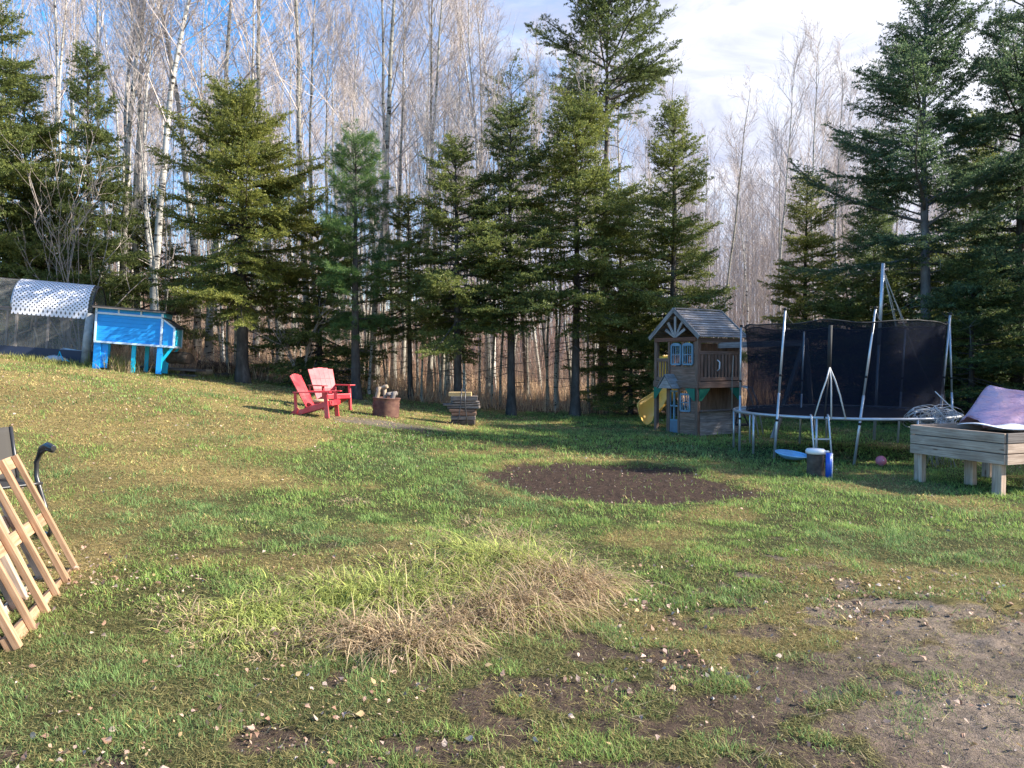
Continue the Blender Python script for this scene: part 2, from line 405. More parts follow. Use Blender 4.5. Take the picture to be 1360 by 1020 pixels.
inn = sstep(8, 5.0, GY.ravel())
cl2 = fnoise(GX.ravel()*22, GY.ravel()*22, 45, 3)-.5
GZ = GZ + dm*(-.012 + .03*nf_) + .02*nf_*(1-dm) + dm*(.016*np.clip(cl2, 0, 1)*2 + .012*np.abs(cl2))*(.5+fnoise(GX.ravel()*1.7, GY.ravel()*1.7, 47, 2))
# small ruts at the right edge of the bare drive
GZ = GZ + .065*np.clip(fnoise(GX.ravel()*2.2+9, GY.ravel()*6.5, 43, 3)-.55, 0, 1)*4*sstep(2.4, 3.0, GX.ravel())*sstep(3.6, 4.2, GY.ravel())*sstep(5.4, 4.8, GY.ravel())
lu = lush(GX.ravel(), GY.ravel())[:, None]
lawn = np.array([.058, .064, .026])*lu + np.array([.27, .21, .085])*(1-lu)
soil_dark = np.array([.06, .041, .033]); soil_pale = np.array([.205, .165, .135])
pf = sstep(.9, 2.3, GX.ravel() + .8*(fnoise(GX.ravel()*1.5, GY.ravel()*1.5, 51)-.5)) * dfront
soil = soil_dark*(1-pf[:, None]) + soil_pale*pf[:, None]*(.82+.3*sstep(.3, .62, fnoise(GX.ravel()*1.1+3, GY.ravel()*2.3, 53, 4)))[:, None]
soil = np.where((dfront > .2)[:, None], soil*1.0 + np.array([.035, .026, .021])*(1-pf[:, None]), soil)
gc = lawn*(1-dm[:, None]) + soil*dm[:, None]
wood_m = sstep(21.8, 24, GY.ravel() + .0*GX.ravel())[:, None]
wood_m = np.maximum(wood_m, (sstep(12.2, 14, -GX.ravel())*sstep(19.5, 21, GY.ravel()))[:, None])
gc = gc*(1-wood_m) + np.array([.24, .165, .11])*wood_m
ash = .8*sstep(1.5, .9, np.hypot((GX.ravel()+2.6)/1.6, (GY.ravel()-15.3)/1.0) + 1.1*fnoise(GX.ravel()*2.4, GY.ravel()*2.4, 57))[:, None]
gc = gc*(1-ash) + np.array([.17, .145, .125])*ash
nx, ny = len(xs), len(ys)
ii = (np.arange(nx-1)[:, None]*ny + np.arange(ny-1)[None, :]).ravel()
GF = np.stack([ii, ii+ny, ii+ny+1, ii+1], 1)
gm_, t, b = new_mat('ground_soil')
a = t.nodes.new('ShaderNodeAttribute'); a.attribute_name = 'Col'
c = mixc(t, 1.0, a.outputs['Color'], ramp(t, noise(t, 14, 8, None, .75), [(.3, (.5, .48, .46)), (.5, (1, 1, 1)), (.72, (1.6, 1.5, 1.4))]), 'MULTIPLY')
c = mixc(t, .75, c, ramp(t, noise(t, 90, 4, None, .7), [(.33, (.45, .43, .42)), (.55, (1, 1, 1)), (.75, (1.7, 1.65, 1.55))]), 'MULTIPLY')
t.links.new(c, b.inputs['Base Color']); b.inputs['Roughness'].default_value = .95; b.inputs['Specular IOR Level'].default_value = .1
hs = t.nodes.new('ShaderNodeMath'); hs.operation = 'ADD'; t.links.new(noise(t, 25, 8, None, .75), hs.inputs[0]); t.links.new(noise(t, 120, 3, None, .7), hs.inputs[1])
bump(t, b, hs.outputs[0], .9, .02)
g_o = obj('ground', np_mesh('ground', np.stack([GX.ravel(), GY.ravel(), GZ], 1), [GF], gm_, gc, True)); tag(g_o, kind='structure')
def gzs(x, y):     # ground incl. surface detail is close enough to gz
    return gz(x, y)

# ------------------------------------------------------------------ blades (numpy)
def blades(rng, root, az, length, lean, bend, width, nseg, col, tipcol=None):
    """ribbons: root (n,3), azimuth of lean, length, lean from vertical at the root, extra bend along the blade"""
    n = len(root); h = np.stack([np.cos(az), np.sin(az), np.zeros(n)], 1)
    fa = az + np.pi/2 + rng.uniform(-.9, .9, n); side = np.stack([np.cos(fa), np.sin(fa), np.zeros(n)], 1)
    p = root.copy(); V = []; C = []
    tipcol = col if tipcol is None else tipcol
    for k in range(nseg+1):
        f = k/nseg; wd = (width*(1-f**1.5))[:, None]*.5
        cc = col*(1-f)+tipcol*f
        if k < nseg: V += [p - side*wd, p + side*wd]; C += [cc, cc]
        else: V += [p]; C += [cc]
        if k < nseg:
            th = lean + bend*(f+.5/nseg)
            stp = (length/nseg)[:, None]
            p = p + (h*np.sin(th)[:, None] + np.array([0, 0, 1.])*np.cos(th)[:, None])*stp
    nv = 2*nseg+1
    V = np.stack(V, 1).reshape(-1, 3); C = np.stack(C, 1).reshape(-1, 3)
    b0 = np.arange(n)*nv; Q = []
    for k in range(nseg-1): Q.append(np.stack([b0+2*k, b0+2*k+1, b0+2*k+3, b0+2*k+2], 1))
    T = np.stack([b0+2*nseg-2, b0+2*nseg-1, b0+2*nseg], 1)
    return V, (np.concatenate(Q) if Q else np.zeros((0, 4), int)), T, C
def join(parts):
    V = []; Q = []; T = []; C = []; o = 0
    for v, q, t_, c_ in parts:
        V.append(v); Q.append(q+o); T.append(t_+o); C.append(c_); o += len(v)
    return np.concatenate(V), [f for f in (np.concatenate(Q), np.concatenate(T)) if len(f)], np.concatenate(C)
GREEN = np.array([.15, .245, .06]); GREEN2 = np.array([.28, .385, .09]); STRAW = np.array([.70, .56, .22]); BROWN = np.array([.24, .16, .09]); PALE = np.array([.56, .47, .28])
def scatter(rng, n, y0, y1, margin=1.12, xlim=None):
    y = np.sqrt(rng.uniform(y0*y0, y1*y1, n)); x = rng.uniform(-1, 1, n)*(.68*y*margin+.3)
    return x, y
def make_lawn():
    rng = np.random.default_rng(5); parts = []
    for (y0, y1, dens, wd, l0, l1, nseg) in ((2.3, 4.5, 12500, .0036, .012, .044, 3), (4.5, 7.5, 5600, .0055, .020, .055, 2), (7.5, 12, 1900, .008, .03, .075, 2), (12, 23.5, 620, .015, .035, .085, 2)):
        area = .68*1.12*(y1*y1-y0*y0)+.6*(y1-y0); n = int(area*dens)
        x, y = scatter(rng, n, y0, y1)
        d, ci, fr = dirt_mask(x, y)
        cl = fnoise(x*4.5, y*4.5, 61, 3)
        keep = rng.random(n) > np.clip(d*(1.04-.34*sstep(3.4, 2.6, x)*(y < 7)*(fnoise(x*2.3, y*2.3, 63, 2) > .55)) + .75*sstep(.56, .36, cl)*sstep(12, 6, y), 0, 1)*np.where(d > .5, 1.0, .97)
        keep |= (rng.random(n) < .02)
        # keep out of the wood, ash and behind the tree line
        keep &= ~((np.hypot((x+2.6)/1.6, (y-15.3)/1.0) + 1.1*(fnoise(x*2.4, y*2.4, 57)-.0) < 1.35) & (rng.random(n) < .85))
        keep &= ~(y > 22.6+.6*(cl-.5))
        x, y, cl = x[keep], y[keep], cl[keep]; n = len(x)
        L = lush(x, y); r = rng.random(n)
        hfn = fnoise(x*3.3+7, y*3.3, 65, 3); pg = np.clip(L*.84 - .12*sstep(5.0, 3.5, y) + .22*L*sstep(6.5, 9, y) - 1.5*np.clip(hfn-.5, -.12, .3), .08, .86)
        isg = r < pg
        g = GREEN*(1-rng.random((n, 1))) + GREEN2*rng.random((n, 1)); g = GREEN + (GREEN2-GREEN)*rng.random((n, 1))
        blue = np.array([.14, .225, .085]); bl = sstep(.45, .7, fnoise(x*.6+5, y*.6, 67))[:, None]; g = g*(1-bl*.6)+blue*bl*.6
        s_ = STRAW + (BROWN-STRAW)*rng.random((n, 1))*.75
        col = np.where(isg[:, None], g, s_)*(.72+.56*vnoise(x*7, y*7, 69))[:, None]
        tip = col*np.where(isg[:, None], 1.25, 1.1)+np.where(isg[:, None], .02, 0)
        tall = (.7+.9*sstep(.45, .75, cl))*np.where(isg, 1, .85)
        ln = rng.uniform(l0, l1, n)*tall
        lean = np.abs(rng.normal(.35, .4, n)) + np.where(isg, 0, .55); bend = rng.uniform(.2, 1.3, n)
        z = gzs(x, y)-.004
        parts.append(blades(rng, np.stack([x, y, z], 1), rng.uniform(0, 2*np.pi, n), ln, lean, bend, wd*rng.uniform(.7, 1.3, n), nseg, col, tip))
    for (y0, y1, dens, wd, l0, l1) in ((2.3, 4.5, 9000, .0032, .015, .055), (4.5, 8.5, 3200, .005, .02, .07), (8.5, 14, 700, .010, .03, .08)):
        n = int((.68*1.12*(y1*y1-y0*y0)+.6*(y1-y0))*dens); x, y = scatter(rng, n, y0, y1); d = dirt_mask(x, y)[0]
        k = (rng.random(n) > d*.93) & (rng.random(n) > .75*lush(x, y)*sstep(4.5, 7, y)); x, y = x[k], y[k]; n = len(x); q = rng.random((n, 1)); L = lush(x, y)[:, None]
        col = (np.array([.50, .40, .19])*q + np.array([.17, .115, .06])*(1-q))*(1-.25*L) + np.array([.05, .09, .01])*L*.6
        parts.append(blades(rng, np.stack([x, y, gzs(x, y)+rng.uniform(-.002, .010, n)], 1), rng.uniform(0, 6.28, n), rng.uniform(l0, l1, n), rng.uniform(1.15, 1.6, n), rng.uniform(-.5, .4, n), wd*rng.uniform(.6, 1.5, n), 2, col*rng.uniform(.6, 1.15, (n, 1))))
    V, F, C = join(parts)
    o = obj('lawn_grass', np_mesh('lawn_grass', V, F, M['grass'], C))
    tag(o, 'short green and straw coloured lawn grass across the whole yard', 'grass', kind='stuff')
make_lawn()

def make_tussocks():
    rng = np.random.default_rng(8)
    # centre px, py, radius m, height m, dryness, blades
    spots = [(545, 845, .30, .24, .95, 1500), (480, 835, .24, .2, .9, 900), (600, 822, .26, .2, .85, 1000), (655, 806, .26, .24, .9, 1300), (705, 800, .26, .26, .9, 1300),
             (758, 775, .26, .26, .8, 1300), (790, 768, .2, .18, .85, 600), (735, 760, .3, .24, .7, 1200), (260, 820, .24, .18, .5, 700), (320, 810, .3, .22, .25, 1300), (300, 845, .25, .14, .5, 700),
             (370, 800, .28, .2, .3, 1100), (430, 820, .26, .18, .55, 900), (390, 855, .24, .12, .75, 600), (470, 785, .34, .26, .2, 1600), (530, 785, .34, .26, .22, 1600), (440, 770, .3, .2, .2, 1000), (590, 785, .3, .24, .35, 1300),
             (580, 750, .32, .2, .25, 1200), (640, 765, .32, .24, .3, 1300), (660, 735, .32, .26, .15, 1600), (700, 740, .3, .24, .3, 1300), (620, 720, .3, .18, .3, 800), (690, 710, .3, .18, .75, 800), (520, 740, .3, .14, .3, 600), (360, 770, .26, .14, .3, 500),
             (235, 800, .22, .12, .6, 400), (560, 700, .3, .12, .3, 500), (640, 690, .25, .12, .8, 400), (330, 690, .3, .1, .1, 400), (430, 690, .3, .1, .15, 400), (470, 662, .2, .1, .8, 300)]
    parts = []
    for (px, py, rad, hh, dry, nb) in spots:
        c = G(px, py+8); nb = int(nb*(.62 if dry > .65 else .66)); rad = rad*(.85 if dry < .65 else .9)
        r_ = rad*np.sqrt(rng.random(nb))*1.05; a_ = rng.uniform(0, 2*np.pi, nb)
        x = c.x + r_*np.cos(a_)*1.25; y = c.y + r_*np.sin(a_)
        out = a_ + rng.normal(0, .7, nb) + .0
        # combed a little towards the camera and the right, as long grass falls down the mound
        out = np.where(rng.random(nb) < .45, rng.normal(-1.2, .6, nb), out)
        dn = vnoise(x*6, y*6, 71)
        isd = rng.random(nb) < np.clip(dry + (dn-.5)*.6, 0.02, .98)
        g = np.array([.13, .19, .055]) + np.array([.40, .38, .10])*rng.random((nb, 1))
        s_ = np.array([.66, .50, .31]) + (np.array([.16, .11, .07])-np.array([.66, .50, .31]))*rng.random((nb, 1))**1.1
        col = np.where(isd[:, None], s_, g); tip = col*1.05 + np.where(isd[:, None], 0, np.array([.10, .08, .04]))
        ln = hh*rng.uniform(.5, 1.7, nb)*(.62+.3*sstep(-1.9, .2, c.x))*(1.3 if dry > .65 else 1); lean = np.abs(rng.normal(.45, .4, nb)) + r_/rad*.5
        bend = rng.uniform(1.1, 2.9, nb)
        zz = gzs(x, y)-.01 + .05*(1-r_/rad)
        parts.append(blades(rng, np.stack([x, y, zz], 1), out, ln, lean, bend, rng.uniform(.003, .0095, nb), 5, col, tip))
    V, F, C = join(parts)
    # nothing may end up under the ground
    V[:, 2] = np.maximum(V[:, 2], gzs(V[:, 0], V[:, 1])+.004)
    tag(obj('long_grass', np_mesh('long_grass', V, F, M['straw'], C)), 'clump of long flopped grass, yellow green with tan dried fringes, in the middle of the lawn', 'long grass', kind='stuff')
make_tussocks()

def make_leaves():
    rng = np.random.default_rng(12); X = []; Y_ = []; Z = []; SZ = []
    for (n, y0, y1, s0, s1) in ((12000, 2.4, 5.8, .005, .017), (1500, 5.5, 10, .008, .018), (6000, 10, 22.5, .010, .020)):
        x, y = scatter(rng, n, y0, y1)
        cl = fnoise(x*1.2, y*1.2, 81, 3); d, ci, fr = dirt_mask(x, y)
        pr = np.where(y < 5.5, .08+.92*sstep(.42, .62, cl)*(.35+.65*(dirt_mask(x, y)[0] > .3)), np.where(y < 10, .16+.02*ci, np.where(x < -1, .9, .18)))
        pr = np.where((x > 2.4) & (y < 5), pr*.45, pr)
        k = rng.random(n) < pr; x = x[k]; y = y[k]
        X.append(x); Y_.append(y); SZ.append(s0+(s1-s0)*rng.random(len(x))**1.7*1.15); Z.append(np.where(rng.random(len(x)) < .6, .008, .02)*np.where(dirt_mask(x, y)[0] > .5, .35, 1))
    x = np.concatenate(X); y = np.concatenate(Y_); s = np.concatenate(SZ); z = gzs(x, y)+np.concatenate(Z)+.004; n = len(x)
    shape = np.array([(0, -.95, 0), (.55, -.62, .15), (.72, -.05, .3), (.33, .62, .12), (0, 1.35, -.1), (-.33, .62, .12), (-.72, -.05, .32), (-.55, -.62, .12)])
    a1 = rng.uniform(0, 2*np.pi, n); tl = rng.normal(0, .6, n); t2 = rng.normal(0, .6, n); curl = rng.uniform(-.6, 1.8, n)
    V = np.repeat(shape[None], n, 0)*s[:, None, None]; V[:, :, 2] *= curl[:, None]
    c, q = np.cos(tl)[:, None], np.sin(tl)[:, None]; V[:, :, 1], V[:, :, 2] = V[:, :, 1]*c - V[:, :, 2]*q, V[:, :, 1]*q + V[:, :, 2]*c
    c, q = np.cos(t2)[:, None], np.sin(t2)[:, None]; V[:, :, 0], V[:, :, 2] = V[:, :, 0]*c - V[:, :, 2]*q, V[:, :, 0]*q + V[:, :, 2]*c
    c, q = np.cos(a1)[:, None], np.sin(a1)[:, None]; V[:, :, 0], V[:, :, 1] = V[:, :, 0]*c - V[:, :, 1]*q, V[:, :, 0]*q + V[:, :, 1]*c
    V += np.stack([x, y, z+.25*s], 1)[:, None, :]
    b0 = np.arange(n)*8
    F = np.concatenate([np.stack([b0, b0+1, b0+2, b0+6], 1)[:0], np.stack([b0, b0+1, b0+6, b0+7], 1), np.stack([b0+1, b0+2, b0+5, b0+6], 1), np.stack([b0+2, b0+3, b0+4, b0+5], 1)])
    pal = np.array([(.40, .25, .18), (.44, .30, .23), (.28, .16, .11), (.42, .29, .15), (.22, .13, .09), (.36, .26, .21), (.50, .39, .32)])
    C = np.repeat(pal[rng.integers(0, len(pal), n)], 8, 0)
    tag(obj('fallen_leaves', np_mesh('fallen_leaves', V.reshape(-1, 3), [F], M['leaf'], C)), 'small pale curled fallen leaves scattered over grass and dirt', 'leaves', kind='stuff')
    # pebbles, crumbs of soil
    n = 5200; x, y = scatter(rng, n, 2.4, 5.6); d, ci, fr = dirt_mask(x, y); k = (fr > .4) & (rng.random(n) < .5); x = x[k]; y = y[k]
    x2 = rng.uniform(-.4, 3.2, 700); y2 = rng.uniform(8.2, 12, 700); k = dirt_mask(x2, y2)[1] > .5; x = np.append(x, x2[k]); y = np.append(y, y2[k]); n = len(x)
    s = .002+.009*rng.random(n)**4; s = s*np.where(y > 7, 1.3, 1)
    oc = np.array([(1, 0, 0), (0, 1, 0), (-1, 0, 0), (0, -1, 0), (0, 0, .7), (0, 0, -.5)])
    V = oc[None]*s[:, None, None]*rng.uniform(.6, 1.4, (n, 6, 1)) + np.stack([x, y, gzs(x, y)+s*.2], 1)[:, None]
    b0 = np.arange(n)*6; F = np.concatenate([np.stack([b0+i, b0+(i+1) % 4, b0+4], 1) for i in range(4)])
    pal = np.array([(.17, .13, .11), (.24, .19, .16), (.10, .075, .06), (.32, .28, .25)]); C = np.repeat(pal[rng.integers(0, 4, n)], 6, 0)
    tag(obj('pebbles', np_mesh('pebbles', V.reshape(-1, 3), [F], M['leaf'], C)), 'small stones and soil crumbs on the bare ground', 'pebbles', kind='stuff')
    # loose straws and twigs lying about
    n = 2600; x, y = scatter(rng, n, 2.4, 6.5)
    ln = rng.uniform(.04, .16, n); dr, ci, fr = dirt_mask(x, y); k = (dr > .15) | (rng.random(n) < .35); x, y, ln = x[k], y[k], ln[k]; n = len(x)
    col = np.array([.5, .4, .26])*rng.uniform(.35, 1, (n, 1))
    V, Q, T, C = blades(rng, np.stack([x, y, gzs(x, y)+.01], 1), rng.uniform(0, 6.28, n), ln, np.full(n, 1.45)-rng.random(n)*.25, rng.uniform(-.3, .5, n), rng.uniform(.0022, .0045, n), 4, col)
    V[:, 2] = np.maximum(V[:, 2], gzs(V[:, 0], V[:, 1])+.006)
    tag(obj('dry_stalks', np_mesh('dry_stalks', V, [Q, T], M['straw'], C)), 'loose dry stalks and rootlets lying on the bare ground', 'stalks', kind='stuff')
make_leaves()

def make_brush():
    rng = np.random.default_rng(17); parts = []
    # tall dry grass along and behind the tree line
    n = 42000; y = rng.uniform(22.2, 34, n)**1.0; x = rng.uniform(-.80, .62, n)*y
    dn = fnoise(x*.5, y*.5, 91, 3); k = (rng.random(n) < sstep(.3, .62, dn) + .25) & ~((x > 3) & (y < 26)); x = x[k]; y = y[k]; n = len(x)
    col = np.array([.68, .52, .33]) + (np.array([.36, .23, .16])-np.array([.68, .52, .33]))*rng.random((n, 1))
    parts.append(blades(rng, np.stack([x, y, gz(x, y)-.02], 1), rng.uniform(0, 6.28, n), rng.uniform(.3, .8, n)*(.5+.9*fnoise(x*.7, y*.7, 93, 2)), np.abs(rng.normal(.15, .3, n)), rng.uniform(0, 1.0, n), rng.uniform(.01, .022, n), 3, col, col*1.15))
    V, F, C = join(parts)
    tag(obj('tall_dry_grass', np_mesh('tall_dry_grass', V, F, M['straw'], C)), 'knee high tan dead grass between and behind the trunks', 'dry grass', kind='stuff')
    # leafless saplings and shrub stems: a stem and three or four side shoots each
    parts = []
    for (n, y0, y1, h0, h1, wd) in ((7000, 23.2, 36, .6, 2.6, .010), (13000, 34, 68, 1.5, 7.5, .019)):
        y = rng.uniform(y0, y1, n); x = rng.uniform(-.85, .8, n)*y; dn = fnoise(x*.3, y*.3, 95, 3); k = rng.random(n) < sstep(.3, .6, dn)+.2
        x, y = x[k], y[k]; n = len(x)
        h = rng.uniform(h0, h1, n); base = np.stack([x, y, gz(x, y)-.03], 1)
        red = sstep(.4, .7, fnoise(x*.25+8, y*.25, 97))[:, None]
        col = (np.array([.38, .32, .27])*(1-red)+np.array([.44, .27, .21])*red)*rng.uniform(.5, 1.3, (n, 1))
        az = rng.uniform(0, 6.28, n); ln = np.abs(rng.normal(.08, .12, n)); bd = rng.uniform(-.1, .4, n)
        parts.append(blades(rng, base, az, h, ln, bd, np.full(n, wd), 3, col))
        for q in range(5):
            f = rng.uniform(.2, .8, n)
            hp = base + np.stack([np.cos(az)*np.sin(ln+bd*.3)*h*f, np.sin(az)*np.sin(ln+bd*.3)*h*f, np.cos(ln+bd*.3)*h*f], 1)
            parts.append(blades(rng, hp, rng.uniform(0, 6.28, n), h*rng.uniform(.2, .45, n), rng.uniform(.4, .9, n), rng.uniform(-.5, .1, n), np.full(n, wd*.6), 2, col))
    V, F, C = join(parts)
    tag(obj('undergrowth', np_mesh('undergrowth', V, F, M['brush'], C)), 'tangle of leafless reddish brown saplings and shrub stems in the wood', 'undergrowth', kind='stuff')
make_brush()

# ------------------------------------------------------------------ trees
def seg_mesh(segs, n=3):
    """tapered prisms for many segments: (m,8) p0 p1 r0 r1"""
    s = np.array(segs, float); p0 = s[:, 0:3]; p1 = s[:, 3:6]; r0 = s[:, 6]; r1 = s[:, 7]
    d = p1-p0; d /= np.linalg.norm(d, axis=1)[:, None]+1e-9
    up = np.where(np.abs(d[:, 2:3]) > .9, np.array([[1., 0, 0]]), np.array([[0, 0, 1.]]))
    a = np.cross(d, up); a /= np.linalg.norm(a, axis=1)[:, None]+1e-9; b = np.cross(d, a)
    V = []
    for (p, r) in ((p0, r0), (p1, r1)):
        for k in range(n):
            t_ = 2*np.pi*k/n; V.append(p + (a*np.cos(t_)+b*np.sin(t_))*r[:, None])
    V = np.stack(V, 1).reshape(-1, 3); b0 = np.arange(len(s))*2*n
    F = np.concatenate([np.stack([b0+k, b0+(k+1) % n, b0+n+(k+1) % n, b0+n+k], 1) for k in range(n)])
    return V, F
def rnd_dir(rng, d, ang):
    d = d/np.linalg.norm(d); r = rng.normal(size=3); r -= d*r.dot(d); r /= np.linalg.norm(r); return d*math.cos(ang)+r*math.sin(ang)
def trunk_path(rng, H, lean=.02, wob=.05, n=14):
    pts = []; off = np.zeros(2); v = rng.normal(0, lean, 2)
    for k in range(n+1):
        pts.append(np.array([off[0], off[1], H*k/n])); v = v*.8 + rng.normal(0, wob, 2)*.3; off = off + v*H/n
    return np.array(pts)
def trunk_obj_mesh(name, pts, r0, r1, mat, n=9, flare=1.35):
    mb = MB(); m = len(pts)
    pp = [Vector(pts[0])-Vector((0, 0, .25))] + [Vector(p) for p in pts]
    rr = [r0*flare*1.1] + [(r0+(r1-r0)*(k/(m-1)))*(flare if k == 0 else 1) for k in range(m)]
    mb.tube(pp, rr, n)
    me = bpy.data.meshes.new(name); me.from_pydata([tuple(v) for v in mb.v], [], mb.f); me.update()
    me.polygons.foreach_set('use_smooth', [True]*len(me.polygons)); me.materials.append(mat); return me

def bare_meshes(seed, H=16, r0=.1, fork=False, cb=.4, spread=1.0, dens=1.0, trunk_mat='aspen', twig='twig', thin=1.0):
    rng = np.random.default_rng(seed); tp = trunk_path(rng, H, .03, .13)
    segs = []
    def at_h(f):
        q = f*(len(tp)-1); i = min(int(q), len(tp)-2); return tp[i]+(tp[i+1]-tp[i])*(q-i)
    def limb(p, d, L, r, level, nseg):
        st = L/nseg; gro = []
        for k in range(nseg):
            d = d + rng.normal(0, .10, 3) + np.array([0, 0, .17 if level == 1 else .08]); d = d/np.linalg.norm(d)
            q = p + d*st; ra = r*(1-k/nseg*.75); rb = r*(1-(k+1)/nseg*.75)
            segs.append((*p, *q, ra, rb)); gro.append((q, d.copy(), rb)); p = q
        return gro
    npri = int(26*dens)
    for k in range(npri):
        f = cb + (1-cb)*((k+rng.random())/npri)**.9; f = min(f, .985)
        p = at_h(f); az = rng.uniform(0, 2*np.pi); el = rng.uniform(.6, 1.1)
        d = np.array([math.cos(az)*math.cos(el), math.sin(az)*math.cos(el), math.sin(el)])
        L = H*rng.uniform(.12, .21)*(1-.58*((f-cb)/(1-cb)))*spread
        if fork and k in (1, 4, 8): L *= 1.2
        g1 = limb(p, d, L, (.007+.0048*L)*thin, 1, 6)
        for (q, dd, rr) in g1[1:]:
            for _ in range(2):
                if rng.random() < .25: continue
                L2 = L*rng.uniform(.2, .42); g2 = limb(q, rnd_dir(rng, dd, rng.uniform(.4, .8)), L2, max(rr*.45, .0046)*thin, 2, 4)
                for (q2, d2, r2) in g2:
                    for _ in range(3):
                        if rng.random() < .3: continue
                        limb(q2, rnd_dir(rng, d2, rng.uniform(.35, .8)), L2*rng.uniform(.4, .9), .0041*thin, 3, 2)
    # few short dead stubs below the crown
    for k in range(6):
        f = rng.uniform(.12, cb); az = rng.uniform(0, 6.28); limb(at_h(f), np.array([math.cos(az), math.sin(az), .3]), rng.uniform(.3, 1.1), .009, 3, 3)
    V, F = seg_mesh(segs, 3)
    crown = np_mesh('crown', V, [F], M[twig])
    trunk = trunk_obj_mesh('trunk', tp, r0, .012, M[trunk_mat])
    return trunk, crown
BARE = [bare_meshes(101, 16.5, .095, False, .42), bare_meshes(102, 17.5, .11, True, .36, 1.15), bare_meshes(103, 15.5, .08, False, .5, .9, .9),
        bare_meshes(104, 17, .10, True, .38, 1.1, 1.1, 'birch'), bare_meshes(105, 16, .085, False, .45, .95, 1.0, 'birch'), bare_meshes(106, 14, .06, False, .4, .8, .8), bare_meshes(107, 16.5, .09, True, .5, 1.25, 1.0)]
def bare_tree(kind, x, y, H, label, group=None, rz=0, tilt=(0, 0), name='aspen_tree', wide=1.0):
    tr, cr = BARE[kind]; base = (16.5, 17.5, 15.5, 17, 16, 14, 16.5)[kind]; s = H/base
    o = thing(name, on(x, y, -.05), label, 'tree', group, rot=(tilt[0], tilt[1], rz), scale=(s*wide, s*wide, s))
    obj('trunk', tr, o); obj('crown', cr, o); return o
rnd = random.Random(3)
# the wood behind
cand = []
for k in range(5200):
    y = rnd.uniform(24.5, 72); x = rnd.uniform(-.80, .74)*y
    px = 680+x/y*1000
    near = np.interp(px, [0, 300, 700, 860, 950, 1060, 1130, 1360], [24.5, 24.5, 26, 31, 37, 38, 36, 34])
    if y < near: continue
    if rnd.random() > np.interp(y, [24, 40, 72], [.6, .9, 1]): continue
    if any((x-a)**2+(y-b_)**2 < (1.45+.012*y)**2 for a, b_ in cand): continue
    cand.append((x, y))
    if len(cand) >= 235: break
for (x, y) in cand:
    px = 680+x/y*1000
    kd = rnd.choice([0, 0, 1, 2, 2, 3, 4, 5, 6]); H = rnd.uniform(14.5, 18.5)*np.interp(px, [0, 500, 760, 950, 1060, 1360], [1.0, .98, .92, .95, .97, .95])
    bare_tree(kd, x, y, H, 'slender leafless pale trunked tree in the dense wood behind the evergreens', 'leafless trees of the wood behind', rnd.uniform(0, 6.28), (rnd.gauss(0, .02), rnd.gauss(0, .02)), wide=rnd.uniform(.85, 1.15))
for k in range(46):        # young thin stems just behind the tree line
    y = rnd.uniform(23.2, 28.5); x = rnd.uniform(-.52, .12)*y
    bare_tree(rnd.choice([4, 5, 5, 2]), x, y, rnd.uniform(7.5, 11.5), 'slender leafless pale trunked tree in the dense wood behind the evergreens', 'leafless trees of the wood behind', rnd.uniform(0, 6.28), (rnd.gauss(0, .035), rnd.gauss(0, .035)), wide=rnd.uniform(.8, 1.0))
# thin far stems beyond the counted trees, too many and too small to tell apart
def far_stems():
    rng = np.random.default_rng(55); segs = []
    for k in range(950):
        y = rng.uniform(46, 82); x = rng.uniform(-.72, .72)*y
        if rng.random() < .35: x = rng.uniform(.22, .45)*y
        H = rng.uniform(9, 15.5) if x/y > .2 else rng.uniform(5, 10); z = gzf(x, y)-.1; p = np.array([x, y, z]); v = rng.normal(0, .02, 2); r = rng.uniform(.035, .075)
        for j in range(5):
            q = p+np.array([v[0]*H/5, v[1]*H/5, H/5]); v = v+rng.normal(0, .02, 2); segs.append((*p, *q, r*(1-j/5.5), r*(1-(j+1)/5.5)))
            if j > 1:
                for _ in range(7):
                    f = rng.random(); b_ = p+(q-p)*f; az = rng.uniform(0, 6.28); L = rng.uniform(.5, 1.7); e = b_+np.array([math.cos(az)*.55, math.sin(az)*.55, .8])*L
                    segs.append((*b_, *e, .014, .006))
                    for _ in range(2): segs.append((*(b_+(e-b_)*.55), *(e+rng.normal(0, .35, 3)), .008, .004))
            p = q
    V, F = seg_mesh(segs, 3); tag(obj('far_wood', np_mesh('far_wood', V, [F], M['twig_hazed'])), 'pale mass of thin leafless stems deep in the wood', 'wood', kind='stuff')
far_stems()
# individually readable leafless trees at the wood's edge
def birch_at(px, Y, H, kind, label, tilt=(0, 0), wide=1.0, rz=0.0, name='aspen_tree'):
    return bare_tree(kind, X_at(px, Y), Y, H, label, None, rz, tilt, name, wide)
birch_at(207, 24.0, 17.5, 3, 'thick white birch trunk rising just behind the blue coop', wide=1.35, rz=.4, name='birch_tree')
birch_at(213, 24.6, 15.5, 4, 'thinner white birch close to the right of the thick one behind the coop', tilt=(0, .02), rz=2.2, name='birch_tree')
birch_at(168, 25.0, 17, 3, 'white birch seen above the left half of the coop roof', tilt=(0, -.02), wide=1.25, rz=1.3, name='birch_tree')
birch_at(186, 26.0, 16, 4, 'white birch with dark scars leaning slightly left above the coop', tilt=(0, -.05), rz=3.3, name='birch_tree')
birch_at(262, 27.0, 18, 3, 'black and white birch left of the broad spruce trunk, rising from tan grass', wide=1.25, rz=4.0, name='birch_tree')
birch_at(303, 23.6, 9.5, 5, 'thin leaning grey sapling just left of the broad spruce trunk', tilt=(0, -.09), rz=1.0)
birch_at(278, 26.2, 18, 1, 'tall forked aspen topping out behind the broad spruce', wide=1.2, rz=5.2)
birch_at(372, 25.6, 18.5, 6, 'aspen with a wide high fork between the broad spruce and the young pine', wide=1.2, rz=.9)
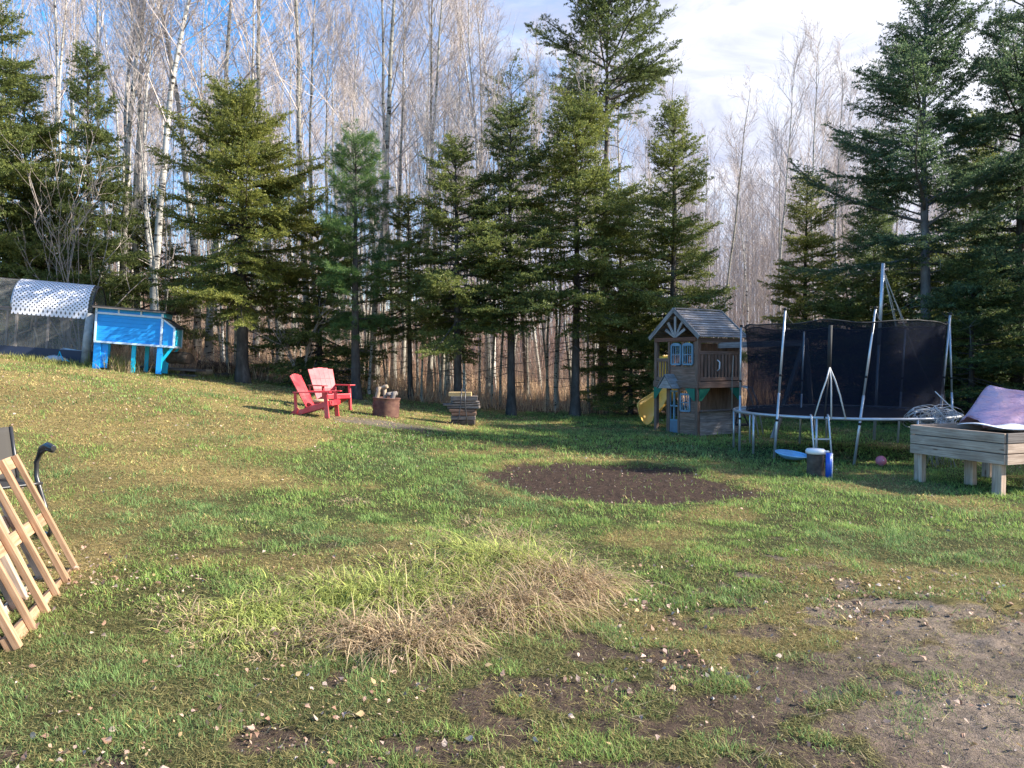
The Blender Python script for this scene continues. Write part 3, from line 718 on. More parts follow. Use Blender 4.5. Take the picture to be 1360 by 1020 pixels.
birch_at(413, 26.0, 18.5, 1, 'tall pale aspen just left of the young pine top', wide=1.1, rz=2.9)
birch_at(497, 26.0, 19, 1, 'big open crowned aspen standing behind the young pine', wide=1.15, rz=4.4)
birch_at(522, 27.0, 18, 0, 'straight pale aspen right of the big open crowned one', rz=1.9)
birch_at(588, 27.2, 17, 6, 'brownish aspen with a broad fan of branches behind the central spruces', wide=1.1, rz=.2)
birch_at(655, 28.0, 15.5, 3, 'white stemmed aspen fanning out left of the dark thin pine', rz=3.0)
birch_at(490, 22.9, 9, 4, 'pale birch stem right behind the young pine trunk', tilt=(0, .03), rz=5.0, name='birch_tree')
birch_at(560, 22.9, 8.5, 5, 'thin white stem standing between fire barrel and board stack', tilt=(0, -.02), rz=2.0, name='birch_tree')
birch_at(616, 22.8, 9, 4, 'white birch stem close behind the board stack spruce', rz=1.0, name='birch_tree')
birch_at(738, 23.5, 10, 4, 'thin pale stem left of the tall spruce trunk near the middle', rz=4.0, name='birch_tree')
birch_at(727, 24.5, 11, 5, 'thin greyish stem second left of the tall spruce trunk near the middle', rz=2.0)
birch_at(1090, 33.5, 15.6, 6, 'tallest leafless tree right of the gap, above the small spruce', wide=1.0, rz=.5)
birch_at(1110, 36, 15.5, 0, 'leafless tree just right of the tallest one above the small spruce', rz=2.5)

def conifer(seed, H, Rr, clear=1.2, rt=.13, nb=None, mat='spruce_olive', bark='bark', prof=1.0, gap=.0, droop=.12, skew=0.0, sx=(.10, .045), dead=26, leafw=.024, leafl=.062, dens=1.0, kind='spruce', up=0.0):
    rng = np.random.default_rng(seed); tp = trunk_path(rng, H, .008, .02)
    def at_h(z):
        q = z/H*(len(tp)-1); i = min(int(q), len(tp)-2); return tp[i]+(tp[i+1]-tp[i])*(q-i)
    wood_segs = []; tw = []       # tw: needle carrying twig segments
    nb = nb or int(H*17)
    for k in range(nb):
        f = (k+rng.random()*.9)/nb; z = clear + (H-clear-.08)*f**.92; u = (z-clear)/(H-clear)
        if rng.random() < gap: continue
        az = k*2.399+rng.normal(0, .5)
        if kind == 'spruce':
            cl_ = float(vnoise(np.array([math.cos(az)*1.3+z*.9+seed]), np.array([math.sin(az)*1.3+z*.35]), seed)[0])
            L = Rr*((1-u)**(.85*prof))*(min(1, .6+u*3.2))*rng.uniform(.62, 1.2)*(.5+.95*cl_) + .14
            el = -.24+up+1.05*u**1.2 + rng.normal(0, .2)
        else:
            env = math.sin(PI*min(.97, .10+u*.85))**.55
            L = Rr*env*rng.uniform(.5, 1.15)+.12; el = .05+.9*u + rng.normal(0, .15)
        L *= 1+skew*math.cos(az)
        p = at_h(z); d = np.array([math.cos(az)*math.cos(el), math.sin(az)*math.cos(el), math.sin(el)])
        n = max(3, int(L/.22)); st = L/n; r = .006+.011*L
        for j in range(n):
            g = j/n
            d = d + np.array([0, 0, (-droop*(1-g)*.5 + droop*1.3*g)]) *.6 + rng.normal(0, .035, 3); d /= np.linalg.norm(d)
            q = p+d*st; wood_segs.append((*p, *q, r*(1-g*.8), r*(1-(j+1)/n*.8)))
            if g > .15 or L < .8:
                tw.append((*p, *q, 0, 1.0))
            if g > .12 or L < .6:
                side = np.cross(d, [0, 0, 1.]); side /= np.linalg.norm(side)+1e-9
                for sgn in (-1, 1):
                    for rep in range(2 if st > .14 else 1):
                        l2 = (L*(1-g)*.42+.13)*rng.uniform(.6, 1.15); l2 = min(l2, .75)
                        dd = d*.75 + side*sgn*.8 + np.array([0, 0, rng.normal(.0, .30)]); dd /= np.linalg.norm(dd)
                        o_ = p + (q-p)*rng.random(); a_ = o_
                        m = 2 if l2 > .3 else 1
                        for h_ in range(m):
                            dd = dd + np.array([0, 0, .05 if h_ else -.08]); dd /= np.linalg.norm(dd)
                            b_ = a_+dd*l2/m; tw.append((*a_, *b_, 0, 1.0))
                            if l2 > .22:
                                s2 = np.cross(dd, [0, 0, 1.]); s2 /= np.linalg.norm(s2)+1e-9
                                for s3 in (-1, 1):
                                    e_ = dd*.8+s2*s3*.7+np.array([0, 0, rng.normal(0, .2)]); e_ /= np.linalg.norm(e_)
                                    c_ = a_+(b_-a_)*rng.uniform(.2, .8); tw.append((*c_, *(c_+e_*l2*rng.uniform(.25, .45)), 0, 1.0))
                            a_ = b_
            p = q
    # leader
    top = at_h(H*.999); tw.append((*(top-[0, 0, .5]), *top, 0, 1)); 
    # dead lower branches
    for k in range(dead):
        z = rng.uniform(.25*clear, clear+.8); az = rng.uniform(0, 6.28); L = rng.uniform(.3, Rr*.75); p = at_h(z); d = np.array([math.cos(az), math.sin(az), rng.uniform(-.35, .1)]); d /= np.linalg.norm(d)
        for j in range(4):
            d = d+rng.normal(0, .09, 3); d /= np.linalg.norm(d); q = p+d*L/4; wood_segs.append((*p, *q, .011*(1-j*.2), .011*(.8-j*.2)))
            if j > 0:
                e_ = rnd_dir(rng, d, .8); wood_segs.append((*q, *(q+e_*L*.25), .005, .002))
            p = q
    T_ = np.array(tw); p0 = T_[:, :3]; p1 = T_[:, 3:6]; L_ = np.linalg.norm(p1-p0, axis=1)
    if kind == 'spruce': step, per, ang = .040/dens, 4, .85
    elif kind == 'pine': step, per, ang = .075/dens, 9, .7
    else: step, per, ang = .05/dens, 6, .65
    cnt = np.maximum(1, (L_/step).astype(int)); idx = np.repeat(np.arange(len(T_)), cnt)
    off = np.arange(len(idx)) - np.repeat(np.cumsum(cnt)-cnt, cnt); fr = (off+rng.random(len(idx)))/cnt[idx]
    if kind != 'spruce': fr = .35+.65*fr
    base = p0[idx]+(p1-p0)[idx]*fr[:, None]; dd = (p1-p0)[idx]/L_[idx][:, None]
    base = np.repeat(base, per, 0); dd = np.repeat(dd, per, 0); n = len(base)
    r_ = rng.normal(size=(n, 3)); r_ -= dd*(r_*dd).sum(1)[:, None]; r_ /= np.linalg.norm(r_, axis=1)[:, None]
    an = ang*rng.uniform(.6, 1.25, n)[:, None]; nd = dd*np.cos(an)+r_*np.sin(an)
    ln = leafl*rng.uniform(.6, 1.2, n)[:, None]; wd = leafw*rng.uniform(.6, 1.2, n)[:, None]
    sdv = np.cross(nd, rng.normal(size=(n, 3))); sdv /= np.linalg.norm(sdv, axis=1)[:, None]+1e-9
    V = np.stack([base-sdv*wd*.35, base+nd*ln*.55+sdv*wd*.5, base+nd*ln, base+nd*ln*.5-sdv*wd*.5], 1).reshape(-1, 3)
    b0 = np.arange(n)*4; F = np.stack([b0, b0+1, b0+2, b0+3], 1)
    crown = np_mesh('crown', V, [F], M[mat])
    Vw, Fw = seg_mesh(wood_segs, 4); limbs = np_mesh('limbs', Vw, [Fw], M[bark])
    trunk = trunk_obj_mesh('trunk', tp, rt, .012, M[bark], 10)
    return (trunk, limbs, crown, H)
def tree_from(msh, name, x, y, label, H=None, wide=1.0, rz=0, group=None, mat=None, tilt=(0, 0)):
    tr, li, cr, h0 = msh; s = (H or h0)/h0
    o = thing(name, on(x, y, -.03), label, 'tree', group, rot=(tilt[0], tilt[1], rz), scale=(s*wide, s*wide, s))
    obj('trunk', tr, o); obj('limbs', li, o); obj('crown', cr, o); return o
def hgt(px, top_py, Y):
    x = X_at(px, Y); return P(px, top_py, Y).z - gzf(x, Y)

SP_A = conifer(201, 8.4, 2.9, 2.5, .19, nb=150, mat='spruce_olive', prof=.52, droop=.16, gap=.06)                 # the broad one
SP_B = conifer(202, 8.0, 2.2, 2.3, .12, nb=118, mat='spruce_olive', prof=.66, droop=.16, gap=.06)
SP_C = conifer(203, 8.4, 1.8, 2.6, .11, nb=118, mat='spruce_dark', prof=.6, gap=.06)
SP_D = conifer(204, 9.0, 2.3, .9, .13, nb=140, mat='spruce_olive', prof=.72, droop=.15, gap=.06)
SP_E = conifer(205, 12.0, 3.2, 4.4, .17, nb=88, mat='spruce_blue', bark='bark_grey', prof=.55, gap=.05, dead=60, droop=.14, up=.34)
SP_F = conifer(206, 10.5, 2.9, .3, .15, nb=185, mat='spruce_blue', prof=.55, gap=.05)
SP_G = conifer(207, 4.6, 1.9, .4, .07, nb=75, mat='spruce_dark', prof=.62, gap=.08)
SP_H = conifer(210, 8.6, 2.3, 2.9, .12, nb=112, mat='spruce_olive', prof=.6, droop=.18, gap=.05, dead=26)
PN_A = conifer(208, 7.5, 1.25, 1.6, .15, nb=75, mat='pine', prof=1, kind='pine', leafw=.011, leafl=.16, droop=.05)
PN_C = conifer(219, 12.5, 1.5, 8.2, .11, nb=22, mat='spruce_dark', prof=1, kind='jack', leafw=.016, leafl=.07, droop=.08, gap=.1, dead=30, dens=.9)
PN_B = conifer(209, 12.5, 2.7, 8.3, .16, nb=50, mat='spruce_dark', prof=1, kind='jack', leafw=.018, leafl=.075, droop=.08, gap=.1, dead=24, dens=1.05)
def sp(msh, px, Y, top, label, wide=1.0, rz=0.0, name='spruce_tree', tilt=(0, 0)):
    return tree_from(msh, name, X_at(px, Y), Y, label, hgt(px, top, Y), wide, rz, tilt=tilt)
sp(SP_D, -22, 22.5, -60, 'tall spruce cut by the left picture edge behind the wire run', 1.0, .4)
sp(SP_B, 40, 25.0, 108, 'spruce with its tip between the edge spruce and the pointed one', .9, 2.0)
sp(SP_D, 122, 23.5, 62, 'pointed yellowish spruce rising behind the white lattice roof', .85, 1.1)
sp(SP_G, 60, 24.0, 250, 'low dark spruce filling in behind the wire run', 1.15, 3.1)
sp(SP_G, 205, 26.5, 262, 'dark low spruce between the pointed one and the broad one', 1.0, .9)
sp(SP_A, 322, 21.3, 130, 'broad bushy spruce with a thick dark trunk right of the coop', 1.02, .3)
sp(PN_A, 473, 20.9, 190, 'young long needled pine behind the red chairs', 1.0, 0, 'pine_tree')
sp(SP_G, 425, 22.8, 300, 'small dark spruce left of the young pine', 1.2, 4.0)
sp(SP_C, 545, 23.2, 262, 'dark spruce half hidden between the young pine and the board stack spruce', 1.15, 1.0)
sp(SP_B, 608, 20.9, 185, 'spruce whose trunk rises directly behind the stack of boards', 1.12, 2.6)
sp(SP_C, 679, 21.2, 142, 'narrow dark spruce right of the board stack', 1.15, .2)
sp(SP_H, 764, 21.6, 138, 'light green spruce with a straight bare lower trunk in the middle', 1.12, 5.1)
sp(SP_C, 822, 24.5, 250, 'dark spruce standing left of the play house behind the light green one', 1.35, 3.3)
sp(SP_D, 893, 22.8, 135, 'pointed spruce directly behind the play house', 1.0, 4.2)
sp(SP_G, 838, 23.0, 400, 'low bushy dark spruce at the left of the play house slide', 1.45, 5.5)
sp(PN_B, 800, 26.5, -12, 'tall dark jack pine standing above the middle spruces', 1.0, 2.2, 'pine_tree')
sp(PN_C, 700, 29.0, 85, 'thin dark ragged pine left of the tall jack pine', 1.0, .3, 'pine_tree', tilt=(0, -.04))
sp(SP_D, 1068, 25.5, 232, 'mid sized spruce above the left half of the trampoline net', 1.05, .0)
sp(SP_E, 1232, 20.5, 2, 'tall airy spruce with a long bare grey trunk behind the trampoline', 1.1, 1.5)
sp(SP_F, 1352, 20.5, -40, 'dense dark spruce cut by the right picture edge', .92, 3.0)
sp(SP_F, 1160, 25.0, 235, 'dark spruce behind the pole with ropes', .85, 1.0)
sp(SP_G, 1290, 19.5, 355, 'low dark spruce between the airy spruce and the right edge', 1.5, 2.0)
sp(SP_D, 1290, 26.0, 150, 'green spruce behind and right of the airy one', .9, 5.0)
sp(SP_G, 1130, 22.5, 370, 'small dark spruce right behind the trampoline net', 1.5, .6)
sp(SP_G, 1210, 23.0, 330, 'low dark spruce behind the airy spruce trunk', 1.6, 1.7)
# outside the frame on the right: the trees whose shade falls over the yard
tree_from(SP_F, 'spruce_tree', 17.2, 17.0, 'dense spruce just outside the right of the picture', 11, 1.2, .5)
tree_from(SP_F, 'spruce_tree', 15.5, 14.0, 'dense spruce outside the right of the picture level with the trampoline', 11, 1.2, 4.5)
tree_from(SP_D, 'spruce_tree', 16.0, 11.0, 'spruce beyond the planter outside the right of the picture', 9, 1.1, 2.5)

# ------------------------------------------------------------------ materials for the things
M['red'] = paint('red_plastic', (.58, .03, .045), .36, .5, c2=(.52, .13, .13), scale=3)
M['rust'] = paint('rusty_steel', (.085, .032, .026), .8, .6, c2=(.17, .085, .055), scale=9)
M['blue'] = paint('blue_paint', (.008, .33, .86), .55, .25, c2=(.02, .24, .66), scale=3)
M['cyan'] = paint('turquoise_paint', (.0, .52, .78), .5, .1, c2=(0, .3, .5))
M['trim'] = paint('pale_trim', (.6, .76, .92), .5, .2)
M['navy'] = paint('navy_paint', (.015, .025, .06), .5, .2)
M['black'] = paint('black_felt', (.018, .018, .02), .8, .3, c2=(.06, .055, .05))
M['darkmetal'] = paint('dark_metal', (.03, .03, .033), .35, .2)
M['galv'] = paint('galvanised_steel', (.55, .57, .6), .38, .3, metal=.55, c2=(.35, .36, .38))
M['white'] = paint('white_plastic', (.78, .78, .8), .45, .15, c2=(.6, .6, .6))
M['rope'] = paint('white_rope', (.65, .62, .58), .8, .2)
M['ropetan'] = paint('tan_rope', (.38, .33, .27), .85, .2)
M['yellow'] = paint('yellow_plastic', (.9, .5, .06), .4, .2, c2=(.75, .52, .18), scale=2)
M['cream'] = paint('faded_yellow_plastic', (.98, .56, .10), .45, .3, c2=(.9, .62, .25), scale=2)
M['greenp'] = paint('green_plastic', (.0, .16, .10), .5, .2)
M['bluep'] = paint('bright_blue_plastic', (.02, .1, .55), .4, .2)
M['lblue'] = paint('light_blue_plastic', (.25, .52, .78), .4, .3)
M['pink'] = paint('pink_rubber', (.72, .2, .26), .5, .3)
M['wood_new'] = wood('new_lumber', [(.3, (.32, .18, .10)), (.5, (.50, .31, .19)), (.7, (.63, .45, .30))], vary=.42)
M['wood_pine'] = wood('weathered_pine', [(.3, (.33, .23, .17)), (.5, (.56, .42, .33)), (.72, (.72, .59, .47))], vary=.45)
M['wood_grey'] = wood('grey_boards', [(.3, (.10, .08, .075)), (.5, (.20, .175, .165)), (.72, (.32, .29, .275))], vary=.5)
M['wood_brown'] = wood('stained_cedar', [(.3, (.14, .085, .06)), (.5, (.25, .155, .115)), (.72, (.36, .25, .20))], vary=.3, knots=False)
M['wood_roof'] = wood('weathered_roof_boards', [(.3, (.15, .135, .13)), (.5, (.31, .285, .28)), (.72, (.6, .57, .55))], vary=.35, knots=False)
M['firewood'] = wood('split_firewood', [(.3, (.2, .14, .09)), (.5, (.36, .27, .19)), (.7, (.5, .41, .31))], vary=.3, knots=False)
M['darkwood'] = paint('rotting_wood', (.045, .033, .027), .95, .5, c2=(.14, .10, .075), scale=8)
M['glass'] = paint('dark_window', (.05, .07, .09), .15, .2)
M['net'] = see_through('black_safety_net', (.010, .012, .022), .70)
M['wiremesh'] = see_through('fine_wire_mesh', (.42, .42, .40), .17)
M['log_end'] = paint('cut_wood', (.5, .38, .25), .8, .4)
M['mat_black'] = paint('jump_mat', (.015, .015, .018), .7, .2)
M['purple'] = paint('faded_purple_cloth', (.60, .35, .47), .85, .4, c2=(.54, .40, .50), scale=3)
_t = M['purple'].node_tree; bump(_t, _t.nodes['Principled BSDF'], noise(_t, 3.5, 6, None, .55, (1, 1, 3)), 1.0, .12)
M['net'].node_tree.nodes['Principled BSDF'].inputs['Specular IOR Level'].default_value = 0.05
def lattice_mat():
    m, t, b = new_mat('white_lattice'); b.inputs['Base Color'].default_value = (.8, .79, .84, 1); b.inputs['Roughness'].default_value = .5
    uv = t.nodes.new('ShaderNodeUVMap'); uv.uv_map = 'UVMap'; sx = t.nodes.new('ShaderNodeSeparateXYZ'); t.links.new(uv.outputs[0], sx.inputs[0])
    def mt(op, a_, b_=None):
        n = t.nodes.new('ShaderNodeMath'); n.operation = op
        for i, q in enumerate((a_, b_)):
            if q is None: continue
            if isinstance(q, (int, float)): n.inputs[i].default_value = q
            else: t.links.new(q, n.inputs[i])
        return n.outputs[0]
    u = mt('MULTIPLY', sx.outputs[0], 17*PI); v = mt('MULTIPLY', sx.outputs[1], 14*PI)
    a_ = mt('ABSOLUTE', mt('SINE', mt('ADD', u, v))); c_ = mt('ABSOLUTE', mt('SINE', mt('SUBTRACT', u, v)))
    hole = mt('GREATER_THAN', mt('MINIMUM', a_, c_), .74)
    tr = t.nodes.new('ShaderNodeBsdfTransparent'); ms = t.nodes.new('ShaderNodeMixShader'); t.links.new(hole, ms.inputs[0]); t.links.new(b.outputs[0], ms.inputs[1]); t.links.new(tr.outputs[0], ms.inputs[2])
    t.links.new(ms.outputs[0], t.nodes['Material Output'].inputs['Surface']); return m
M['lattice'] = lattice_mat()

# ------------------------------------------------------------------ red garden chairs
def make_chair(loc, rz, label, scale=1.0, cushion=False):
    t = thing('garden_chair', loc, label, 'chair', 'red plastic garden chairs', rz=rz, scale=scale)   # faces local +X
    b0 = Vector((-.13, 0, .24)); bt = Vector((-.50, 0, .97))                      # reclined back
    for k in range(5):
        y0 = (k-2)*.118; fan = (k-2)*.010; top = 1.0-.014*abs(k-2)**1.8
        p1 = b0 + (bt-b0)*top
        mb = MB(); mb.beam((b0.x, y0*.88, b0.z), (p1.x, y0*.88+fan*2, p1.z), .109, .024, up=(1, 0, .5), taper=1.2); mb.build('back_slat', M['red'], t, .006)
    mb = MB(); mb.beam((-.245, -.27, .46), (-.245, .27, .46), .03, .06); mb.beam((-.37, -.25, .70), (-.37, .25, .70), .03, .05); mb.build('back_rail', M['red'], t, .005)
    mb = MB()
    for k in range(6):
        x = .40-.098*k; z = .375-.026*k; mb.beam((x, -.28, z), (x, .28, z), .088, .022)
    mb.build('seat', M['red'], t, .005)
    for s in (-1, 1):
        mb = MB(); mb.beam((.44, s*.29, .345), (-.42, s*.29, .08), .03, .11, up=(0, 0, 1)); mb.build('side_rail', M['red'], t, .005)
        mb = MB(); mb.beam((.37, s*.325, 0), (.33, s*.325, .56), .045, .10, up=(1, 0, 0), taper=.8); mb.build('leg', M['red'], t, .006)
        mb = MB(); mb.beam((-.50, s*.30, 0), (-.30, s*.30, .22), .045, .085, up=(1, 0, 0), taper=.85); mb.build('leg', M['red'], t, .006)
        mb = MB(); mb.poly([(.46, s*.27, .565), (.46, s*.41, .565), (.28, s*.43, .565), (-.40, s*.36, .555), (-.40, s*.28, .555), (.0, s*.275, .56)][::s], .024, (0, 0, 1)); mb.build('armrest', M['red'], t, .005)
        mb = MB(); mb.beam((-.34, s*.315, .10), (-.36, s*.315, .555), .035, .06, up=(1, 0, 0)); mb.build('arm_post', M['red'], t, .004)
    mb = MB(); mb.beam((.455, -.275, .33), (.455, .275, .33), .022, .10); mb.build('front_apron', M['red'], t, .004)
    if cushion:
        mb = MB(); mb.lathe([(0, 0), (.16, .0), (.19, .025), (.17, .055), (0, .065)], 16, (.12, -.06, .345)); mb.build('seat_pad', paint('straw_pad', (.55, .42, .25), .9, .3), t)
    return t
c1 = G(420, 553); make_chair((c1.x, c1.y, c1.z-.02), R(-6), 'nearer red plastic garden chair with a tan pad on its seat, side on', .9, True)
c2 = G(436, 545); c2 = G(430, 546); make_chair((c2.x, c2.y+.55, gzf(c2.x, c2.y+.55)-.02), R(-50), 'farther red plastic garden chair showing its sunlit fanned back', .98)

# ------------------------------------------------------------------ fire barrel, firewood
fb = G(508, 554); fy = fb.y+.3
def fire_barrel():
    t = thing('fire_barrel', (fb.x+.02, fy, gzf(fb.x, fy)-.02), 'rusty ribbed cut down steel barrel used as a fire pit', 'fire barrel', rot=(0, R(3), 0))
    prof = [(.0, .02), (.285, .02), (.295, .0)]; z = .02
    for k in range(12):
        z = .03+k*.033; prof.append((.292+(.014 if k % 2 else -.008), z))
    prof += [(.30, .43), (.308, .44), (.30, .45), (.28, .44), (.275, .1), (0, .1)]
    mb = MB(); mb.lathe(prof, 28); mb.build('drum', M['rust'], t)
    mb = MB(); mb.lathe([(.311, .425), (.317, .44), (.311, .452), (.3, .44), (.311, .425)], 28); mb.build('rim', M['rust'], t)
    return t
fire_barrel()
def log(name, p0, p1, r, label, cat, mat='firewood', group=None, split=False):
    mb = MB(); n = 5; p0 = Vector(p0); p1 = Vector(p1); c = (p0+p1)/2
    pts = [p0-c+(p1-p0)*k/n+Vector((random.uniform(-1, 1), random.uniform(-1, 1), random.uniform(-1, 1)))*r*.08 for k in range(n+1)]
    mb.tube(pts, [r*random.uniform(.9, 1.1) for _ in pts], 5 if split else 10)
    o = mb.build(name, M[mat]); o.location = c
    return tag(o, label, cat, group)
random.seed(4)
bz = gzf(fb.x, fy)
bx_ = fb.x
log('firewood_log', (bx_-.24, fy-.02, bz+.2), (bx_-.12, fy+.05, bz+.66), .055, 'split log leaning out of the barrel at its left rim', 'firewood', split=True)
log('firewood_log', (bx_-.20, fy+.1, bz+.60), (bx_+.06, fy+.04, bz+.68), .05, 'pale split log lying across the left half of the barrel top', 'firewood', split=True)
log('firewood_log', (bx_+.02, fy, bz+.2), (bx_-.02, fy+.08, bz+.62), .05, 'log end standing upright near the middle of the barrel', 'firewood', split=True)
log('firewood_log', (bx_+.10, fy-.05, bz+.2), (bx_+.22, fy, bz+.55), .055, 'greyish split log leaning to the right rim of the barrel', 'firewood', 'wood_grey', split=True)
log('firewood_log', (bx_+.05, fy-.05, bz+.50), (bx_+.26, fy+.1, bz+.52), .05, 'grey log lying flat on the right half of the barrel top', 'firewood', 'wood_grey', split=True)

# ------------------------------------------------------------------ board stack
st0 = G(614, 565)
def board_stack():
    x0, y0, z0 = st0.x, st0.y+.25, gzf(st0.x, st0.y+.25)
    rs = random.Random(6)
    lay = [(.0, .0, .60, .07, 'dark square timber forming the bottom of the board stack', 'darkwood'), (.0, .075, .62, .06, 'dark grey timber second from the bottom of the board stack', 'wood_grey'),
           (.02, .14, .64, .05, 'grey brown plank third from the bottom of the board stack', 'wood_brown'), (-.01, .195, .68, .045, 'purplish brown plank in the middle of the board stack', 'wood_brown'),
           (.03, .245, .80, .04, 'thin brown plank sticking out right in the board stack', 'wood_grey'), (-.03, .29, .92, .03, 'longest weathered plank sticking out at both sides of the board stack', 'wood_grey'),
           (.06, .325, .72, .03, 'pale edged plank below the grey boards of the stack', 'wood_grey'), (.03, .365, .66, .07, 'wide grey board second from the top of the board stack', 'wood_grey')]
    for (dx, z, L, h, lb, mt) in lay:
        mb = MB()
        for q in range(3):
            mb.beam((-L/2+rs.uniform(-.02, .02), (q-1)*.13, h/2), (L/2+rs.uniform(-.02, .02), (q-1)*.13+rs.uniform(-.01, .01), h/2), .122, h-.006)
        o = mb.build('timber_board', M[mt], None, .004); o.scale = (.88, 1, 1.5); o.location = (x0+dx, y0, z0+z*1.5); o.rotation_euler = (0, rs.uniform(-.01, .01), rs.uniform(-.05, .05)); tag(o, lb, 'board')
    mb = MB(); mb.beam((-.27, 0, .035), (.27, 0, .035), .3, .07); o = mb.build('timber_block', wood('orange_board', [(.3, (.5, .28, .1)), (.5, (.66, .46, .22)), (.72, (.75, .62, .38))]), None, .004)
    o.location = (x0-.06, y0-.02, z0+.65); o.scale = (.95, 1, 1.3); tag(o, 'yellow orange lumber block lying on top of the board stack', 'board')
    for s, (a_, b_) in enumerate(((-.02, -.13), (.07, .12))):
        mb = MB(); pts = [(a_-.02*0, -.215, .82), (a_-.01, -.235, .5), (a_+(b_-a_)*.5, -.25, .2), (b_, -.27, 0.0)]
        mb.tube(pts, .014, 6); o = mb.build('iron_rod', M['darkmetal']); o.location = (x0, y0, z0); tag(o, ('left' if s == 0 else 'right')+' one of the two dark iron rods leaning on the front of the board stack', 'rod')
board_stack()

# ------------------------------------------------------------------ play house
def playhouse():
    base = G(926, 579); th = R(-58)
    # nearest corner is local (+.66,-.66)
    c = Vector((base.x, base.y)) - Vector((.66*math.cos(th)+.66*math.sin(th), .66*math.sin(th)-.66*math.cos(th)))
    t = thing('play_house', (c.x, c.y, base.z-.02), 'brown two storey wooden play house with blue windows, shingled roof and yellow slide', 'play house', rz=th)
    W = .66; B = M['wood_brown']
    DK = 1.22; EV = 2.22; RG = 2.86
    def pt(name, mb, mat=B, par=t, bv=.003): return mb.build(name, mat, par, bv)
    for (x, y) in ((-W, -W), (W, -W), (W, W), (-W, W)):
        mb = MB(); mb.beam((x, y, -.1), (x, y, EV), .085, .085, up=(0, 1, 0)); pt('post', mb)
    mb = MB(); mb.beam((-.22, -W, 0), (-.22, -W, EV), .06, .07, up=(0, 1, 0)); pt('post', mb)
    # deck
    mb = MB()
    for k in range(10): mb.box(-W+.0, W-.0, -W+.05+k*.124, -W+.16+k*.124, DK-.03, DK)
    pt('deck_floor', mb)
    mb = MB(); mb.beam((-W-.02, -W-.06, DK-.06), (W+.06, -W-.06, DK-.06), .03, .14); mb.beam((W+.06, -W-.04, DK-.06), (W+.06, W+.05, DK-.06), .03, .14); mb.beam((-W-.06, -W-.04, DK-.06), (-W-.06, W, DK-.06), .03, .14); pt('deck_beam', mb)
    # upper clapboard wall (front face, right two thirds)
    def clap(name, x0, x1, z0, z1, y, n, holes=()):
        mb = MB(); h = (z1-z0)/n
        for k in range(n):
            za = z0+k*h; zb = za+h*1.08; segs = [(x0, x1)]
            for (hx0, hx1, hz0, hz1) in holes:
                if zb > hz0 and za < hz1:
                    ns = []
                    for (a_, b_) in segs:
                        if hx0 > a_: ns.append((a_, min(b_, hx0)))
                        if hx1 < b_: ns.append((max(a_, hx1), b_))
                    segs = ns
            for (a_, b_) in segs:
                if b_-a_ > .01: mb.poly([(a_, y-.018, za), (b_, y-.018, za), (b_, y-.004, zb), (a_, y-.004, zb)], .014, (0, 1, 0))
        return pt(name, mb, bv=0)
    clap('clapboard_wall', -.19, W-.04, DK, EV-.02, -W, 14, ((-.13, .16, 1.62, 2.10), (.24, .53, 1.62, 2.10)))
    clap('clapboard_wall', .10, W-.04, 0.0, DK-.13, -W, 15, ((.16, .46, .55, .96),))
    def window(x0, x1, z0, z1, y, arch=True, mat='wframe'):
        mb = MB()
        for (a_, b_) in (((x0, z0), (x0, z1)), ((x1, z0), (x1, z1)), ((x0, z0), (x1, z0)), ((x0, z1), (x1, z1))):
            mb.beam((a_[0], y, a_[1]), (b_[0], y, b_[1]), .04, .035, up=(0, 1, 0))
        if arch:
            xc = (x0+x1)/2; r = (x1-x0)/2
            mb.poly([(xc+r*math.cos(q), y-.017, z1+.35*r*math.sin(q)) for q in [PI*k/8 for k in range(9)]], .03, (0, 1, 0))
        o = pt('window_frame', mb, M[mat])
        mb = MB(); xc = (x0+x1)/2; mb.beam((xc, y-.004, z0), (xc, y-.004, z1), .018, .02, up=(0, 1, 0)); mb.beam((x0, y-.004, (z0+z1)/2), (x1, y-.004, (z0+z1)/2), .02, .018); 
        mb.beam(((x0+xc)/2, y-.004, z0), ((x0+xc)/2, y-.004, z1), .012, .02, up=(0, 1, 0)); mb.beam(((x1+xc)/2, y-.004, z0), ((x1+xc)/2, y-.004, z1), .012, .02, up=(0, 1, 0))
        mb.build('muntin', M[mat], o)
        return o
    M['wframe'] = paint('blue_window_frame', (.17, .29, .38), .6, .3); M['wframe2'] = paint('grey_blue_door', (.14, .20, .26), .6, .3)
    window(-.13, .16, 1.62, 2.06, -W-.035); window(.24, .53, 1.62, 2.06, -W-.035)
    window(.17, .45, .56, .94, -W-.03, False)
    # left bay: railing of the slide side with yellow panel behind
    mb = MB(); mb.beam((-W, -W-.02, DK+.50), (-.22, -W-.02, DK+.50), .03, .08); mb.beam((-W, -W-.02, DK+.06), (-.22, -W-.02, DK+.06), .03, .07)
    for k in range(4): mb.beam((-W+.09+k*.09, -W-.02, DK+.06), (-W+.09+k*.09, -W-.02, DK+.5), .035, .018, up=(0, 1, 0))
    pt('railing', mb)
    # lower door with small gabled porch roof
    mb = MB(); mb.box(-.20, .07, -W-.02, -W+.02, .04, .32); d_ = pt('door', mb, M['wframe2'])
    mb = MB()
    for (a_, b_) in (((-.20, .3), (-.20, 1.0)), ((.07, .3), (.07, 1.0)), ((-.20, 1.0), (.07, 1.0)), ((-.20, .33), (.07, .33)), ((-.065, .33), (-.065, 1.0)), ((-.2, .66), (.07, .66))):
        mb.beam((a_[0], -W, a_[1]), (b_[0], -W, b_[1]), .035, .035, up=(0, 1, 0))
    mb.build('door_frame', M['wframe'], d_)
